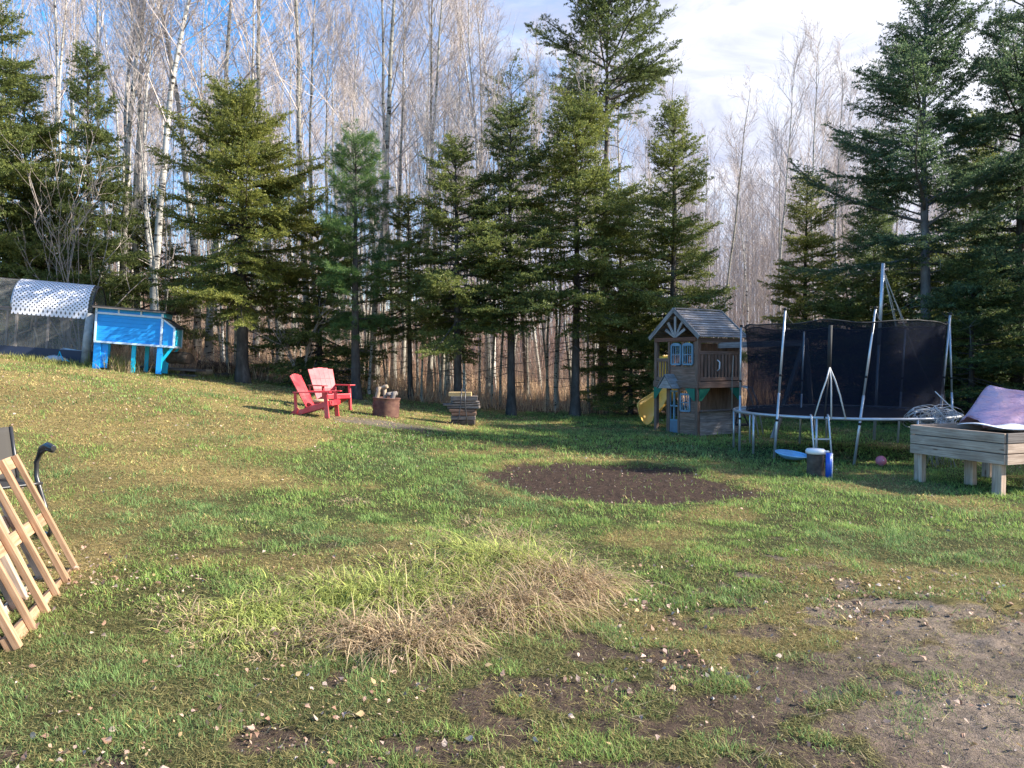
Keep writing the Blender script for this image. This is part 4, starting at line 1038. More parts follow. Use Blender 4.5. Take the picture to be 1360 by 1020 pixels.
    mb = MB(); mb.beam((-.26, -W-.02, 0), (-.26, -W-.02, 1.10), .04, .05, up=(0, 1, 0)); mb.beam((.10, -W-.02, 0), (.10, -W-.02, 1.10), .04, .05, up=(0, 1, 0)); pt('door_post', mb)
    mb = MB(); mb.poly([(-.085, -W-.30, 1.38), (-.34, -W-.30, 1.06), (-.34, -W, 1.06), (-.085, -W, 1.38)], .02, (-.5, 0, .8)); mb.poly([(-.085, -W-.30, 1.38), (-.085, -W, 1.38), (.17, -W, 1.06), (.17, -W-.30, 1.06)], .02, (.5, 0, .8)); 
    mb.poly([(-.085, -W-.29, 1.34), (-.30, -W-.29, 1.07), (.13, -W-.29, 1.07)], .02, (0, 1, 0)); pt('porch_roof', mb, M['wood_roof'])
    # gable: beam, fan of rays, rakes
    y = -W-.05
    mb = MB(); mb.beam((-W, y, EV-.03), (W, y, EV-.03), .04, .09); pt('gable_beam', mb, wood('reddish_beam', [(.3, (.16, .07, .045)), (.6, (.26, .12, .08))], knots=False))
    mb = MB()
    for q in (-60, -34, 0, 34, 60):
        a_ = R(q); Lr = .48 if abs(q) < 20 else (.42 if abs(q) < 50 else .36)
        mb.beam((0, y, EV+.02), (math.sin(a_)*Lr, y, EV+.02+math.cos(a_)*Lr), .055, .022, up=(0, 1, 0), taper=1.25)
    pt('gable_rays', mb, M['wood_roof'])
    # roof: overlapping boards on both slopes, overhang
    OV = .10; ex = W+.13; rz_ = RG; ez = EV+.0
    for s in (-1, 1):
        mb = MB(); n = 11
        sl_ = Vector((s*ex, 0, ez-rz_)); L = sl_.length; sd_ = sl_.normalized(); nr = Vector((-sd_.z*s, 0, sd_.x*s))
        if nr.z < 0: nr = -nr
        for k in range(n):
            a_ = Vector((0, 0, rz_)) + sd_*(L*k/n-.01) + nr*.004; b_ = Vector((0, 0, rz_)) + sd_*(L*(k+1)/n+.012) + nr*.026
            mb.poly([(a_.x, -W-OV, a_.z), (b_.x, -W-OV, b_.z), (b_.x, W+OV, b_.z), (a_.x, W+OV, a_.z)], .012, nr)
        pt('roof_slope', mb, M['wood_roof'], bv=0)
        for yy in (-W-OV-.012, W+OV+.012):
            mb = MB(); mb.beam((0, yy, rz_+.01), (s*ex*1.02, yy, ez+.0), .024, .10, up=(0, 0, 1)); pt('rake_board', mb, M['wood_roof'])
    mb = MB(); mb.beam((0, -W-OV, rz_+.045), (0, W+OV, rz_+.045), .09, .03); pt('ridge_cap', mb, M['wood_roof'])
    # right side: railings with slats, windows band under the eave, lower cafe wall
    x = W+.02
    mb = MB(); mb.beam((x, -W, DK+.66), (x, W, DK+.66), .035, .075); mb.beam((x, -W, DK+.07), (x, W, DK+.07), .035, .075)
    for k in range(11): yy = -W+.11+k*.11; mb.beam((x, yy, DK+.07), (x, yy, DK+.66), .062, .02, up=(1, 0, 0))
    pt('railing', mb)
    mb = MB(); mb.beam((x, -W, EV-.06), (x, W, EV-.06), .04, .11); pt('eave_beam', mb)
    mb = MB()
    for k in range(6): yy = -W+.52+k*.10; mb.beam((-W-.02, yy, DK), (-W-.02, yy, EV-.35), .09, .02, up=(1, 0, 0))
    pt('back_wall', mb)
    mb = MB()
    for k in range(8): xx = -W+.1+k*.16; mb.beam((xx, W+.02, DK), (xx, W+.02, EV-.1), .158, .02, up=(0, 1, 0))
    pt('back_wall', mb); mb = MB()
    for k in range(8): xx = -W+.1+k*.16; mb.beam((xx, W+.02, 0), (xx, W+.02, DK-.1), .158, .02, up=(0, 1, 0))
    pt('back_wall', mb)
    mb = MB()
    for k in range(7): mb.poly([(x+.018, -W+.04, .02+k*.075), (x+.018, W-.04, .02+k*.075), (x+.002, W-.04, .10+k*.075), (x+.002, -W+.04, .10+k*.075)], .014, (-1, 0, 0))
    pt('cafe_wall', mb, M['wood_roof'], bv=0)
    mb = MB(); mb.beam((x+.03, -W+.03, .575), (x+.03, W-.02, .575), .12, .03); pt('counter', mb, M['wood_grey'])
    # green corner brackets
    for (a_, s) in ((-W, 1), (W, -1)):
        mb = MB(); mb.poly([(x+.025, a_, DK-.14), (x+.025, a_+s*.34, DK-.14), (x+.025, a_+s*.30, DK-.2), (x+.025, a_+s*.07, DK-.42), (x+.025, a_, DK-.42)][::1], .012, (1, 0, 0)); pt('corner_bracket', mb, M['greenp'])
    for (a_, s) in ((W, -1), (-W, 1)):
        mb = MB(); mb.poly([(a_, -W-.08, DK-.14), (a_+s*.30, -W-.08, DK-.14), (a_+s*.07, -W-.08, DK-.40), (a_, -W-.08, DK-.42)], .012, (0, -1, 0)); pt('corner_bracket', mb, M['greenp'])
    # white grab handle and steering wheel side bits
    mb = MB(); mb.tube([(x+.05, -.12, DK+.25), (x+.10, -.10, DK+.3), (x+.11, -.10, DK+.45), (x+.05, -.12, DK+.5)], .014, 6); pt('grab_handle', mb, M['white'], bv=0)
    mb = MB(); mb.tube([(x+.06, .40, EV-.4), (x+.06, .36, DK+.1), (x+.05, .38, .35)], .012, 6); pt('rope', mb, M['ropetan'], bv=0)
    # spiral slide
    cx, cy, rad = -W-.40, .10, .36; tops = DK+.02
    def hel(f):
        a_ = R(-10) + f*R(262); z = tops - f*(tops-.12)
        rd = rad+.24*max(0, f-.78)/.22*(1 if f > .78 else 0); return cx+rd*math.cos(a_), cy+rd*math.sin(a_), z, a_
    def chute(u, v):
        px_, py_, z, a_ = hel(u); q = PI*(1.0+v); rr = .21
        dx = rr*math.cos(q); dz = rr*.95*math.sin(q)+.2
        if v > .5: dx *= 1.0; dz += (v-.5)*.5     # outer wall is higher
        return (px_+dx*math.cos(a_), py_+dx*math.sin(a_), z+dz)
    mb = MB(); mb.grid(chute, 44, 10); mb.build('slide', M['cream'], t, 0, .012)
    mb = MB(); mb.tube([chute(k/44, 0) for k in range(45)], .018, 6); mb.tube([chute(k/44, 1) for k in range(45)], .02, 6); mb.build('slide_rim', M['cream'], t)
    mb = MB(); mb.box(-W-.08, -W-.04, -.42, .42, DK, DK+.62); mb.box(-W-.3, -W-.08, -.45, -.41, DK, DK+.6)
    for k in range(3): mb.box(-W+.06+k*.135, -W+.18+k*.135, -W+.05, -W+.07, DK+.02, DK+.58)
    mb.build('slide_entrance', M['yellow'], t, .01)
    # swing beam with its far legs
    e = Matrix.Rotation(-th, 3, 'Z') @ Vector((2.02, .10, 0))
    s0 = Vector((W-.02, .0, DK+.83)); s1 = Vector((W, 0, 0)) + e; s1.z = s0.z+.06
    mb = MB(); mb.beam(s0, s1, .09, .13); pt('swing_beam', mb, M['wood_roof'])
    for (dx, dy) in ((-1.0, -.75), (.55, .85)):
        q = Matrix.Rotation(-th, 3, 'Z') @ Vector((dx, dy, 0)); mb = MB(); mb.beam((s1.x+q.x, s1.y+q.y, -.05), (s1.x, s1.y, s1.z+.1), .09, .09); pt('swing_leg', mb, M['wood_roof'])
    # ladder rails of the steel glider at the right
    mb = MB()
    for dy in (.0, .16):
        mb.tube([(W+.12, .55+dy, 1.12), (W+.30, .62+dy, 1.08), (W+.42, .66+dy, .75), (W+.55, .72+dy, .02)], .018, 8)
    pt('ladder_rail', mb, M['galv'], bv=0)
    mb = MB(); mb.box(W+.14, W+.40, .35, .62, .22, .26); mb.tube([(W+.16, .4, .26), (W+.2, .42, .5)], .02, 6); mb.tube([(W+.36, .58, .26), (W+.3, .5, .5)], .02, 6); pt('swing_seat', mb, M['black'])
    return t
playhouse()

# ------------------------------------------------------------------ trampoline
TC = Vector((6.12, 13.95)); TR = 1.92; TZ = .69
def trampoline():
    z0 = gzf(TC.x, TC.y)
    t = thing('trampoline', (TC.x, TC.y, z0), 'round trampoline with galvanised frame and leaning poles holding a black safety net', 'trampoline')
    zf = TZ-z0-.02
    mb = MB(); mb.tube([(TR*math.cos(a_), TR*math.sin(a_), zf) for a_ in [2*PI*k/48 for k in range(48)]], .026, 8, closed=True); mb.build('frame_ring', M['galv'], t)
    mb = MB(); n = 40; mb.lathe([(0, zf-.03), (1.0, zf-.03), (TR-.24, zf-.01), (TR-.24, zf-.02), (0, zf-.045)], n); mb.build('jumping_mat', M['mat_black'], t)
    for k in range(60):
        a_ = 2*PI*k/60; mb = MB(); mb.tube([((TR-.24)*math.cos(a_), (TR-.24)*math.sin(a_), zf-.012), ((TR-.02)*math.cos(a_), (TR-.02)*math.sin(a_), zf)], .008, 4); mb.build('spring', M['galv'], t)
    def loc(p): return Vector((p.x-TC.x, p.y-TC.y, p.z-z0))
    poles = [(982, 604, 984.5, 434, 13.9), (1028, 612, 1043, 412, 12.75), (1134, 618, 1163, 410, 12.25), (1243, 620, 1262, 418, 13.1), (1266, 600, 1261.5, 432, 14.9), (1192, 590, 1203, 436, 15.75), (1062, 588, 1068, 440, 15.4)]
    tops = []
    for (x0, y0, x1, y1, Y) in poles:
        a_ = P(x0, y0, Y); a_.z = gzf(a_.x, a_.y)-.02; b_ = P(x1, y1, Y+.05)
        la, lb = loc(a_), loc(b_); mb = MB(); mb.tube([la, la+(lb-la)*.45], .022, 8); mb.tube([la+(lb-la)*.44, lb], .019, 8); o = mb.build('net_pole', M['galv'], t)
        mb = MB(); mb.tube([lb, lb+Vector((0, 0, .035))], .03, 8); mb.tube([la+(lb-la)*.26, la+(lb-la)*.275], .026, 8); mb.tube([la+(lb-la)*.56, la+(lb-la)*.575], .024, 8); mb.build('pole_cap', M['black'], o)
        tops.append(lb)
    for a_ in (R(198), R(235), R(282), R(325), R(20), R(75), R(130), R(165)):
        c_ = Vector((TR*math.cos(a_), TR*math.sin(a_), zf)); g = gzf(TC.x+c_.x, TC.y+c_.y)-z0-.02
        mb = MB(); mb.tube([c_, (c_.x, c_.y, g)], .02, 8); mb.build('leg', M['galv'], t)
    # net: leans to the right with its poles, top edge sagging between the hooks
    NR = 1.70; hooks = []
    nz_top = 2.30-z0
    def net(u, v):
        a_ = 2*PI*u + R(8); sag = .09*abs(math.sin(3.5*2*PI*u*.5)); lean = .12*v; r = NR*(1+.06*v*math.cos(a_-PI)) - .04*math.sin(PI*v)*(1+.5*math.sin(9*a_))
        zt = nz_top - .05*abs(math.sin(3.5*(a_+.4))) + .012*math.sin(11*a_)
        return (r*math.cos(a_)+lean*.6, r*math.sin(a_), zf-.01+(zt-zf)*v)
    mb = MB(); mb.grid(net, 96, 12); mb.build('safety_net', M['net'], t)
    mb = MB(); mb.tube([net(k/96, 1) for k in range(96)], .012, 5, closed=True); mb.build('net_hem', M['black'], t)
    mb = MB()
    for lb in tops:
        best = min((Vector(net(k/96, 1)) for k in range(96)), key=lambda q: (q-lb).length); mid = (best+lb)/2-Vector((0, 0, .05)); mb.tube([lb, mid, best], .010, 5)
    mb.build('net_strap', M['black'], t)
    # foam sleeve and door rope at the entrance
    p0 = loc(P(1103, 432, 12.2)); p1 = loc(P(1101, 488, 12.2)); p2 = loc(P(1095, 556, 12.1))
    mb = MB(); mb.tube([p0, p1], .034, 8); mb.build('foam_sleeve', M['black'], t)
    mb = MB(); mb.tube([p1, p2], .014, 6); mb.build('net_zip', M['black'], t)
    mb = MB()
    for (xa, ya) in ((1082, 553), (1104, 556), (1123, 556)):
        q = loc(P(xa, ya, 12.05)); m_ = (p1+q)/2 + Vector(((q.x-p1.x)*.10, -.05, -.03)); mb.tube([p1+Vector((0, -.03, 0)), p1+(m_-p1)*.5+Vector((0, -.04, 0)), m_, q], .012, 6)
    mb.build('door_rope', M['rope'], t)
    return t
trampoline()
# ladder hooked on the frame
def ladder():
    a_ = P(1077, 553, 11.98); b_ = P(1099, 554, 11.98); g0 = G(1074, 621); 
    base = Vector(((a_.x+b_.x)/2-.04, 11.62, 0)); base.z = gzf(base.x, base.y)
    t = thing('ladder', base, 'short white steel ladder leaning on the trampoline frame', 'ladder')
    w_ = .135; h = a_.z-base.z+.04
    for s in (-1, 1):
        mb = MB(); mb.tube([(s*w_-.02, 0, 0), (s*w_+.01, .26, h-.03), (s*w_+.01, .29, h-.01)], .015, 8); mb.build('ladder_rail', M['galv'], t)
    for z in (.24, .46):
        mb = MB(); mb.beam((-w_, .26*z/h, z), (w_, .26*z/h, z), .045, .022); mb.build('rung', M['galv'], t, .003)
ladder()
# tall pole with ropes
def rope_pole():
    Y = 16.3; a_ = P(1161, 560, Y); a_.z = gzf(a_.x, a_.y)
    t = thing('metal_pole', a_, 'tall weathered metal pole with two ropes hanging from its top behind the trampoline', 'pole')
    top = P(1173, 350, Y)-a_; mid = top*.55
    mb = MB(); mb.tube([(0, 0, -.1), mid], .030, 10); mb.tube([mid*.98, top], .038, 10); mb.build('pole', M['galv'], t)
    for (x1, y1, x2, y2, s) in ((1191, 440, 1193, 438, .1), (1215, 470, 1250, 540, .0)):
        q = P(x1, y1, Y-.1)-a_; e = P(x2, y2, Y-.1)-a_
        mb = MB(); mb.tube([top-Vector((0, 0, .12)), (top+q)/2+Vector((0, 0, -.06)), q, e], .011, 5); mb.tube([top-Vector((0, 0, .2)), (top+q)/2+Vector((.05, 0, -.12)), q+Vector((.03, 0, -.02))], .008, 5)
        mb.build('rope', M['ropetan'], t)
rope_pole()

# ------------------------------------------------------------------ small things by the trampoline
def stump():
    p = G(1087, 634); t = thing('stump_post', (p.x, p.y+.12, p.z-.02), 'dark brown stump post capped with a white bucket lid', 'stump')
    mb = MB(); mb.lathe([(.0, 0), (.135, 0), (.125, .06), (.118, .2), (.12, .36), (0, .36)], 18, wob=.05); mb.build('stump', M['darkwood'], t)
    mb = MB(); mb.lathe([(.128, .345), (.135, .345), (.137, .39), (.12, .412), (.03, .418), (0, .415)], 18); mb.tube([(.1, -.05, .38), (.17, -.05, .375), (.18, -.02, .36)], .018, 6); mb.build('bucket_lid', M['white'], t)
    q = on(p.x+.125, p.y-.04, -.01); t = thing('blue_tube', q, 'upright bright blue plastic tube standing against the stump post', 'tube')
    mb = MB(); mb.tube([(0, 0, 0), (.01, .015, .37)], .042, 12); mb.build('tube_body', M['bluep'], t); mb = MB(); mb.tube([(.05, 0, 0), (.055, .015, .36)], .012, 6); mb.build('white_strip', M['white'], t)
stump()
p = G(1053, 615)
def shell():
    t = thing('paddling_shell', (p.x, p.y+.1, p.z+.03), 'light blue plastic sled lying in the grass under the trampoline', 'sled', rot=(R(10), R(6), R(8)))
    def f(u, v):
        a_ = 2*PI*u; r = v; return (.27*r*math.cos(a_), .2*r*math.sin(a_), .02+.09*r**3)
    mb = MB(); mb.grid(f, 28, 6); mb.build('sled_hull', M['lblue'], t, 0, .008)
    mb = MB(); mb.tube([f(k/28, 1) for k in range(28)], .013, 6, closed=True); mb.build('rim', M['lblue'], t)
shell()
p = G(1172, 619)
t_ = thing('ball', (p.x, p.y+.05, p.z+.075), 'faded pink rubber ball under the trampoline', 'ball')
mb = MB(); mb.lathe([(.085*math.sin(PI*k/12), -.085*math.cos(PI*k/12)) for k in range(13)], 20); mb.build('ball_skin', M['pink'], t_)
mb = MB(); mb.tube([(0, -.08, .02), (0, -.0865, .02)], .008, 6); mb.build('valve', M['white'], t_)

# ------------------------------------------------------------------ raised planter
def planter():
    A = Vector((5.66, 10.62)); Bc = Vector((6.13, 9.36)); d = (Bc-A); L = d.length; d.normalize(); n_ = Vector((-d.y, d.x))   # n_ points to the right
    t = thing('raised_planter', (A.x, A.y, gzf(6, 10)), 'raised wooden garden box on short legs at the right edge', 'planter', rz=math.atan2(d.y, d.x))
    # local x along the front board, local y away to the right
    D = 1.5; zt = .80; zb = .40; W_ = M['wood_pine']
    hs_ = [(.40, .135), (.54, .125), (.67, .13)]
    for (z, h) in hs_:
        mb = MB(); mb.beam((-.02, 0, z+h/2), (L+.02, 0, z+h/2), .035, h-.006); mb.build('board', W_, t, .004)
        mb = MB(); mb.beam((L+.022, .02, z+h/2), (L+.022, D, z+h/2), .035, h-.006); mb.build('board', M['wood_grey' if z > .6 else 'wood_pine'], t, .004)
        mb = MB(); mb.beam((-.022, .02, z+h/2), (-.022, D, z+h/2), .035, h-.006); mb.build('board', W_, t, .004)
        mb = MB(); mb.beam((0, D, z+h/2), (L, D, z+h/2), .035, h-.006); mb.build('board', W_, t, .004)
    for (x, y) in ((.09, .06), (.52, .5), (L-.09, .06), (.09, D-.1), (L-.09, D-.1), (L-.07, .62)):
        g = gzf(A.x+d.x*x-n_.x*0+(-d.y)*y, A.y+d.y*x+d.x*y)-t.location.z
        mb = MB(); mb.beam((x-.045, y, g-.05), (x-.045, y, .45), .09, .04, up=(0, 1, 0)); mb.beam((x+.02, y+.02, g-.05), (x+.02, y+.02, .45), .04, .085, up=(0, 1, 0)); mb.build('leg', W_, t, .003)
    mb = MB(); mb.box(.02, L-.02, .02, D-.02, .42, .69); mb.build('soil', M['darkwood'], t)
    # white sheet tucked over the far rim
    def f(u, v): return (.25+u*(L-.3), .55+v*.95, .81+.02*math.sin(7*u)+.02*math.sin(9*v+3*u)-.03*v)
    mb = MB(); mb.grid(f, 18, 14); o = mb.build('plastic_sheet', M['white'], None, 0, .006); o.parent = None
    o.matrix_world = Matrix.Translation(t.location) @ Matrix.Rotation(t.rotation_euler.z, 4, 'Z'); tag(o, 'white plastic sheet spread over the back half of the wooden planter', 'sheet')
    # wrinkled purple cloth draped over a hump on the sheet
    c = P(1352, 566, 10.9)
    pts = [(1301, 553), (1331, 503), (1345, 508), (1375, 516), (1420, 530), (1440, 560)]
    def top(u):
        q = u*(len(pts)-1); i = min(int(q), len(pts)-2); f_ = q-i; a_ = pts[i]; b_ = pts[i+1]; return a_[0]+(b_[0]-a_[0])*f_, a_[1]+(b_[1]-a_[1])*f_
    z_base = P(1301, 565, 10.7).z-.02
    W2 = 1.35
    def cl(u, v):
        # u along the width, v from the near hem over the crest and down the back
        x = 6.62+u*W2; h = np.interp(u, [0, .22, .35, .7, 1], [.12, .60, .57, .47, .2]); s = math.sin(PI*v)**.8 if 0 < v < 1 else 0
        fold = .03*math.sin(15*v+5*u+2*math.sin(4*u))*s + .02*math.sin(13*u+9*v)*s
        return (x+.02*math.sin(8*v)-.02*s, 10.55+v*.62+fold, z_base+h*s+.012*math.sin(9*u+5*v)+fold*.5)
    mb = MB(); mb.grid(cl, 40, 34); o = mb.build('purple_cover', M['purple'], None, 0, .01); tag(o, 'crumpled faded purple cloth draped in a peak behind the planter', 'cloth')
planter()
def wire_roll():
    c = P(1262, 556, 11.6); rng = random.Random(9); z = c.z-.08
    t = thing('wire_tangle', (c.x, 12.2, gzf(c.x, 12.2)), 'loose tangle of thin grey wire piled behind the planter', 'wire')
    mb = MB()
    for k in range(46):
        cx = rng.uniform(-.22, .34); r = rng.uniform(.08, .2); cz = .80+rng.uniform(-.07, .05); tl = rng.uniform(-.9, .9); pts = []
        a0 = rng.uniform(0, 6.28)
        for j in range(12):
            a_ = a0+j*.42; pts.append((cx+r*1.3*math.cos(a_), rng.uniform(-.02, .02)+r*math.sin(a_)*math.sin(tl), cz+r*.8*math.sin(a_)))
        mb.tube(pts, .0045, 4)
    for k in range(26):   # the bulk of the pile beneath
        x0 = rng.uniform(.0, .4); mb.tube([(x0, rng.uniform(-.2, .2), 0), (x0+rng.uniform(-.1, .1), rng.uniform(-.2, .2), .4), (x0+rng.uniform(-.2, .2), rng.uniform(-.2, .2), .8+rng.uniform(-.1, .05))], .005, 4)
    mb.build('wire_coil', M['galv'], t)
    mb = MB(); q = [P(1242, 520, 11.9)-t.location, P(1265, 543, 11.9)-t.location, P(1292, 562, 11.8)-t.location]; q.append(Vector((q[-1].x+.1, q[-1].y, .2))); mb.tube(q, .008, 5)
    q = [P(1241, 539, 11.9)-t.location, P(1256, 556, 11.9)-t.location, P(1262, 570, 11.9)-t.location]; mb.tube(q, .007, 5); mb.build('loose_wire', M['galv'], t)
wire_roll()

# ------------------------------------------------------------------ chicken run and coop
TL = R(4.2)
def chicken_run():
    Y = 20.2; x1 = X_at(118, Y); base = on(x1, Y); base.z = P(118, 484, Y).z
    t = thing('chicken_run', base, 'arched wire mesh chicken run with navy base boards and a white lattice roof sheet', 'chicken run', rot=(0, TL, R(16)))
    # local -x runs to the left, y back
    L = 4.4; D = 1.5; hw = 1.33; hv = .78
    mb = MB(); mb.beam((-L, 0, .17), (0, 0, .17), .04, .36); mb.build('base_board', M['navy'], t, .004)
    mb = MB(); mb.beam((-L, D, .17), (0, D, .17), .04, .36); mb.build('base_board', M['navy'], t)
    mb = MB(); mb.beam((0, 0.02, .17), (0, D-.02, .17), .04, .36); mb.build('base_board', M['navy'], t)
    for x in (-.02, -1.02, -1.75, -2.45, -3.6, -4.4):
        for y in (0.0, D):
            mb = MB(); mb.beam((x, y, .35), (x, y, hw), .055, .055, up=(0, 1, 0)); mb.build('post', M['wood_grey'], t)
    for y in (-.005, D+.005):
        mb = MB(); mb.beam((-L, y, hw+.02), (0.03, y, hw+.02), .05, .05); mb.build('top_rail', M['wood_grey' if y < 1 else 'wood_grey'], t)
    def arc(x, v): a_ = PI*v; return (x, D/2-D/2*math.cos(a_), hw+.04+hv*math.sin(a_))
    for x in (0, -1.9, -3.1, -4.4):
        mb = MB(); mb.tube([arc(x, k/18) for k in range(19)], .02, 6); mb.build('hoop', M['galv'] if x else M['darkmetal'], t)
    mb = MB(); mb.beam((-L, D/2, hw+hv+.04), (0, D/2, hw+hv+.04), .04, .03); mb.build('ridge_bar', M['wood_grey'], t)
    mb = MB(); mb.grid(lambda u, v: arc(-L+u*L, v), 20, 18); mb.build('wire_vault', M['wiremesh'], t)
    mb = MB(); mb.grid(lambda u, v: (-L+u*L, -.03, .35+v*(hw-.35)), 8, 4); mb.build('wire_wall', M['wiremesh'], t)
    mb = MB(); mb.grid(lambda u, v: (-L+u*L, D+.03, .35+v*(hw-.35)), 8, 4); mb.build('wire_wall', M['wiremesh'], t)
    mb = MB(); mb.grid(lambda u, v: (.03, .02+u*(D-.04), .35+v*(hw-.35+.0)), 8, 4); mb.build('wire_wall', M['wiremesh'], t)
    def lat(u, v):
        a_ = PI*(-.02+v*.62); return (-1.88+u*1.78, D/2-(D/2+.035)*math.cos(a_), hw+.02+(hv+.05)*math.sin(a_)-.0 - (.10 if v == 0 else 0))
    mb = MB(); mb.grid(lat, 18, 18); mb.build('lattice_sheet', M['lattice'], t, 0)
    # thick pale roll of mesh standing as corner post
    mb = MB(); mb.tube([(-.06, -.10, -.02), (-.05, -.10, .7), (-.02, -.09, 1.36)], [.11, .105, .10], 12); mb.build('rolled_mesh', paint('pale_roll', (.45, .44, .42), .7, .5, c2=(.2, .19, .18)), t)
    # things inside
    o = thing('feed_tray', t.location+Vector((-.85, .6, .30)), 'white plastic tray lying inside the wire run', 'tray', rot=(R(12), R(10), R(10)))
    mb = MB(); mb.box(-.24, .24, -.16, .16, 0, .015); mb.box(-.24, .24, -.165, -.15, 0.015, .09); mb.box(-.24, .24, .15, .165, .015, .09); mb.box(.225, .24, -.15, .15, .015, .09); mb.box(-.24, -.225, -.15, .15, .015, .09); mb.build('tray_shell', M['trim'], o)
    q = thing('crumpled_bag', on(X_at(74, 19.6), 19.6, 0), 'crumpled pale plastic bag with blue cord in front of the wire run', 'bag')
    rg = random.Random(2)
    mb = MB(); mb.lathe([(0, 0), (.2, 0), (.26, .06), (.2, .13), (.10, .17), (0, .18)], 11, wob=.22)
    for i, v in enumerate(mb.v): mb.v[i] = v+Vector((rg.uniform(-.04, .04), rg.uniform(-.04, .04), rg.uniform(-.03, .03)))
    mb.build('bag_skin', paint('pale_bag', (.5, .55, .6), .5, .4), q)
    mb = MB(); mb.tube([(.1, -.1, .05), (.2, -.15, .28), (.28, -.15, .04), (.38, -.18, .06), (.45, -.15, .02)], .015, 5); mb.build('cord', M['cyan'], q)
    # pale branches in the run
    for k, (px, lb) in enumerate(((52, 'pale bare stick leaning in the middle of the wire run'), (14, 'bent stick standing in the left part of the wire run'))):
        a_ = on(X_at(px, 20.7), 20.7, .3); mb = MB(); mb.tube([(0, 0, 0), (-.1, .1, .25), (-.18, .1, .5)] if k == 0 else [(0, 0, 0), (.15, 0, .2), (.5, .1, .35), (.6, .1, .8)], .025, 6); o = mb.build('stick', M['firewood']); o.location = a_; tag(o, lb, 'stick')
chicken_run()
def coop():
    Y = 19.3; x0 = X_at(124, Y); b = Vector((x0, Y, P(124, 486, Y).z-.05))
    t = thing('chicken_coop', b, 'bright blue raised chicken coop with nesting box on its right end', 'chicken coop', rot=(0, TL, R(14)))
    L = 1.56; D = 1.1; zb = .68; zt = 1.42
    mb = MB(); n = 7
    for k in range(n):
        za = zb+(zt-zb)*k/n; mb.box(0.02, L-.02, -.012+.001*k, .02, za+.003, za+(zt-zb)/n)
    mb.build('front_wall', M['blue'], t, .003)
    mb = MB(); mb.box(.02, L-.02, D-.02, D, zb, zt); mb.box(0.0, .02, 0.02, D, zb, zt); mb.box(L-.02, L, .021, D, zb, zt+.1); mb.box(.02, L-.02, .021, D-.021, zb, zb+.02); mb.build('back_walls', M['cyan'], t)
    mb = MB(); mb.box(.0, L, -.02, .0, zt, zt+.13); mb.build('upper_fascia', M['blue'], t)
    for (a_, c_) in (((0, zb), (0, zt+.12)), ((L, zb), (L, zt+.1)), ((-.02, zb), (L+.02, zb)), ((-.02, zt), (L+.02, zt))):
        mb = MB(); mb.beam((a_[0], -.035, a_[1]), (c_[0], -.035, c_[1]), .05, .03, up=(0, 1, 0)); mb.build('trim', M['trim'], t, .003)
    for x in (.52, 1.05): mb = MB(); mb.beam((x, -.038, zt+.01), (x, -.038, zt+.12), .04, .025, up=(0, 1, 0)); mb.build('trim', M['trim'], t)
    # roof
    mb = MB(); mb.beam((-.08, D/2-.02, zt+.165), (L+.12, D/2-.02, zt+.165), D+.3, .035); mb.build('roof', M['black'], t, .004)
    mb = MB(); mb.beam((-.06, -.16, zt+.135), (L+.1, -.16, zt+.135), .05, .035); mb.build('roof_edge', M['wood_grey'], t)
    # side panel above nest box
    mb = MB(); mb.box(L+.002, L+.03, .03, D, zt-.03, zt+.14); mb.build('side_panel', M['cyan'], t)
    # nest box
    N0 = L+.0; N1 = L+.31
    mb = MB(); mb.poly([(N0+.03, -.0, zb+.0), (N1, -.0, zb+.0), (N1, -.0, zt-.24), (N0+.03, -.0, zt-.03)], D*.9, (0, 1, 0)); nb = mb.build('nest_box', M['blue'], t)
    mb = MB(); mb.poly([(N1+.004, .03, zb+.02), (N1+.004, D*.88, zb+.02), (N1+.004, D*.88, zt-.26), (N1+.004, .03, zt-.26)], .012, (1, 0, 0)); mb.build('nest_end', M['cyan'], nb)
    mb = MB(); mb.beam((N0+.03, -.02, zt-.045), (N1+.01, -.02, zt-.255), .03, .04, up=(0, 0, 1)); mb.beam((N0+.03, -.02, zb), (N1+.01, -.02, zb), .03, .05); mb.beam((N1, -.022, zb+.02), (N1, -.022, zt-.27), .05, .03, up=(0, 1, 0)); mb.beam((N1+.02, 0.02, zb), (N1+.02, D*.9, zb), .03, .05); mb.beam((N1+.02, D*.9, zb), (N1+.02, D*.9, zt-.24), .03, .04, up=(0, 1, 0)); mb.build('nest_trim', M['trim'], nb)
    mb = MB(); mb.beam((N0+.01, D*.45, zt+.0), (N1+.08, D*.45, zt-.235), D*1.0, .025, up=(0, 0, 1)); mb.build('nest_lid', M['black'], nb)
    # legs
    for (x, y, w_) in ((.06, .0, .16), (L-.02, .0, .13), (.9, .1, .10), (.06, D-.1, .12), (L-.05, D-.1, .14), (1.05, D-.2, .10)):
        mb = MB(); mb.box(x-w_/2, x+w_/2, y-.02, y+.06, -.1+(.05 if x > 1 else 0), zb); mb.build('leg', M['blue'] if y < .05 else M['cyan'], t, .003)
    for y in (.03, D*.8):
        mb = MB(); mb.beam((L+.02, y, zb-.42), (N1-.03, y, zb-.01), .06, .06, up=(0, 1, 0)); mb.beam((L+.02, y, zb-.58), (L+.04, y, zb-.2), .05, .05, up=(0, 1, 0)); mb.build('brace', M['cyan'], t)
    mb = MB(); mb.box(.12, .30, .05, .08, .02, zb-.02); mb.build('ramp_panel', M['blue'], t)
    return t
coop()
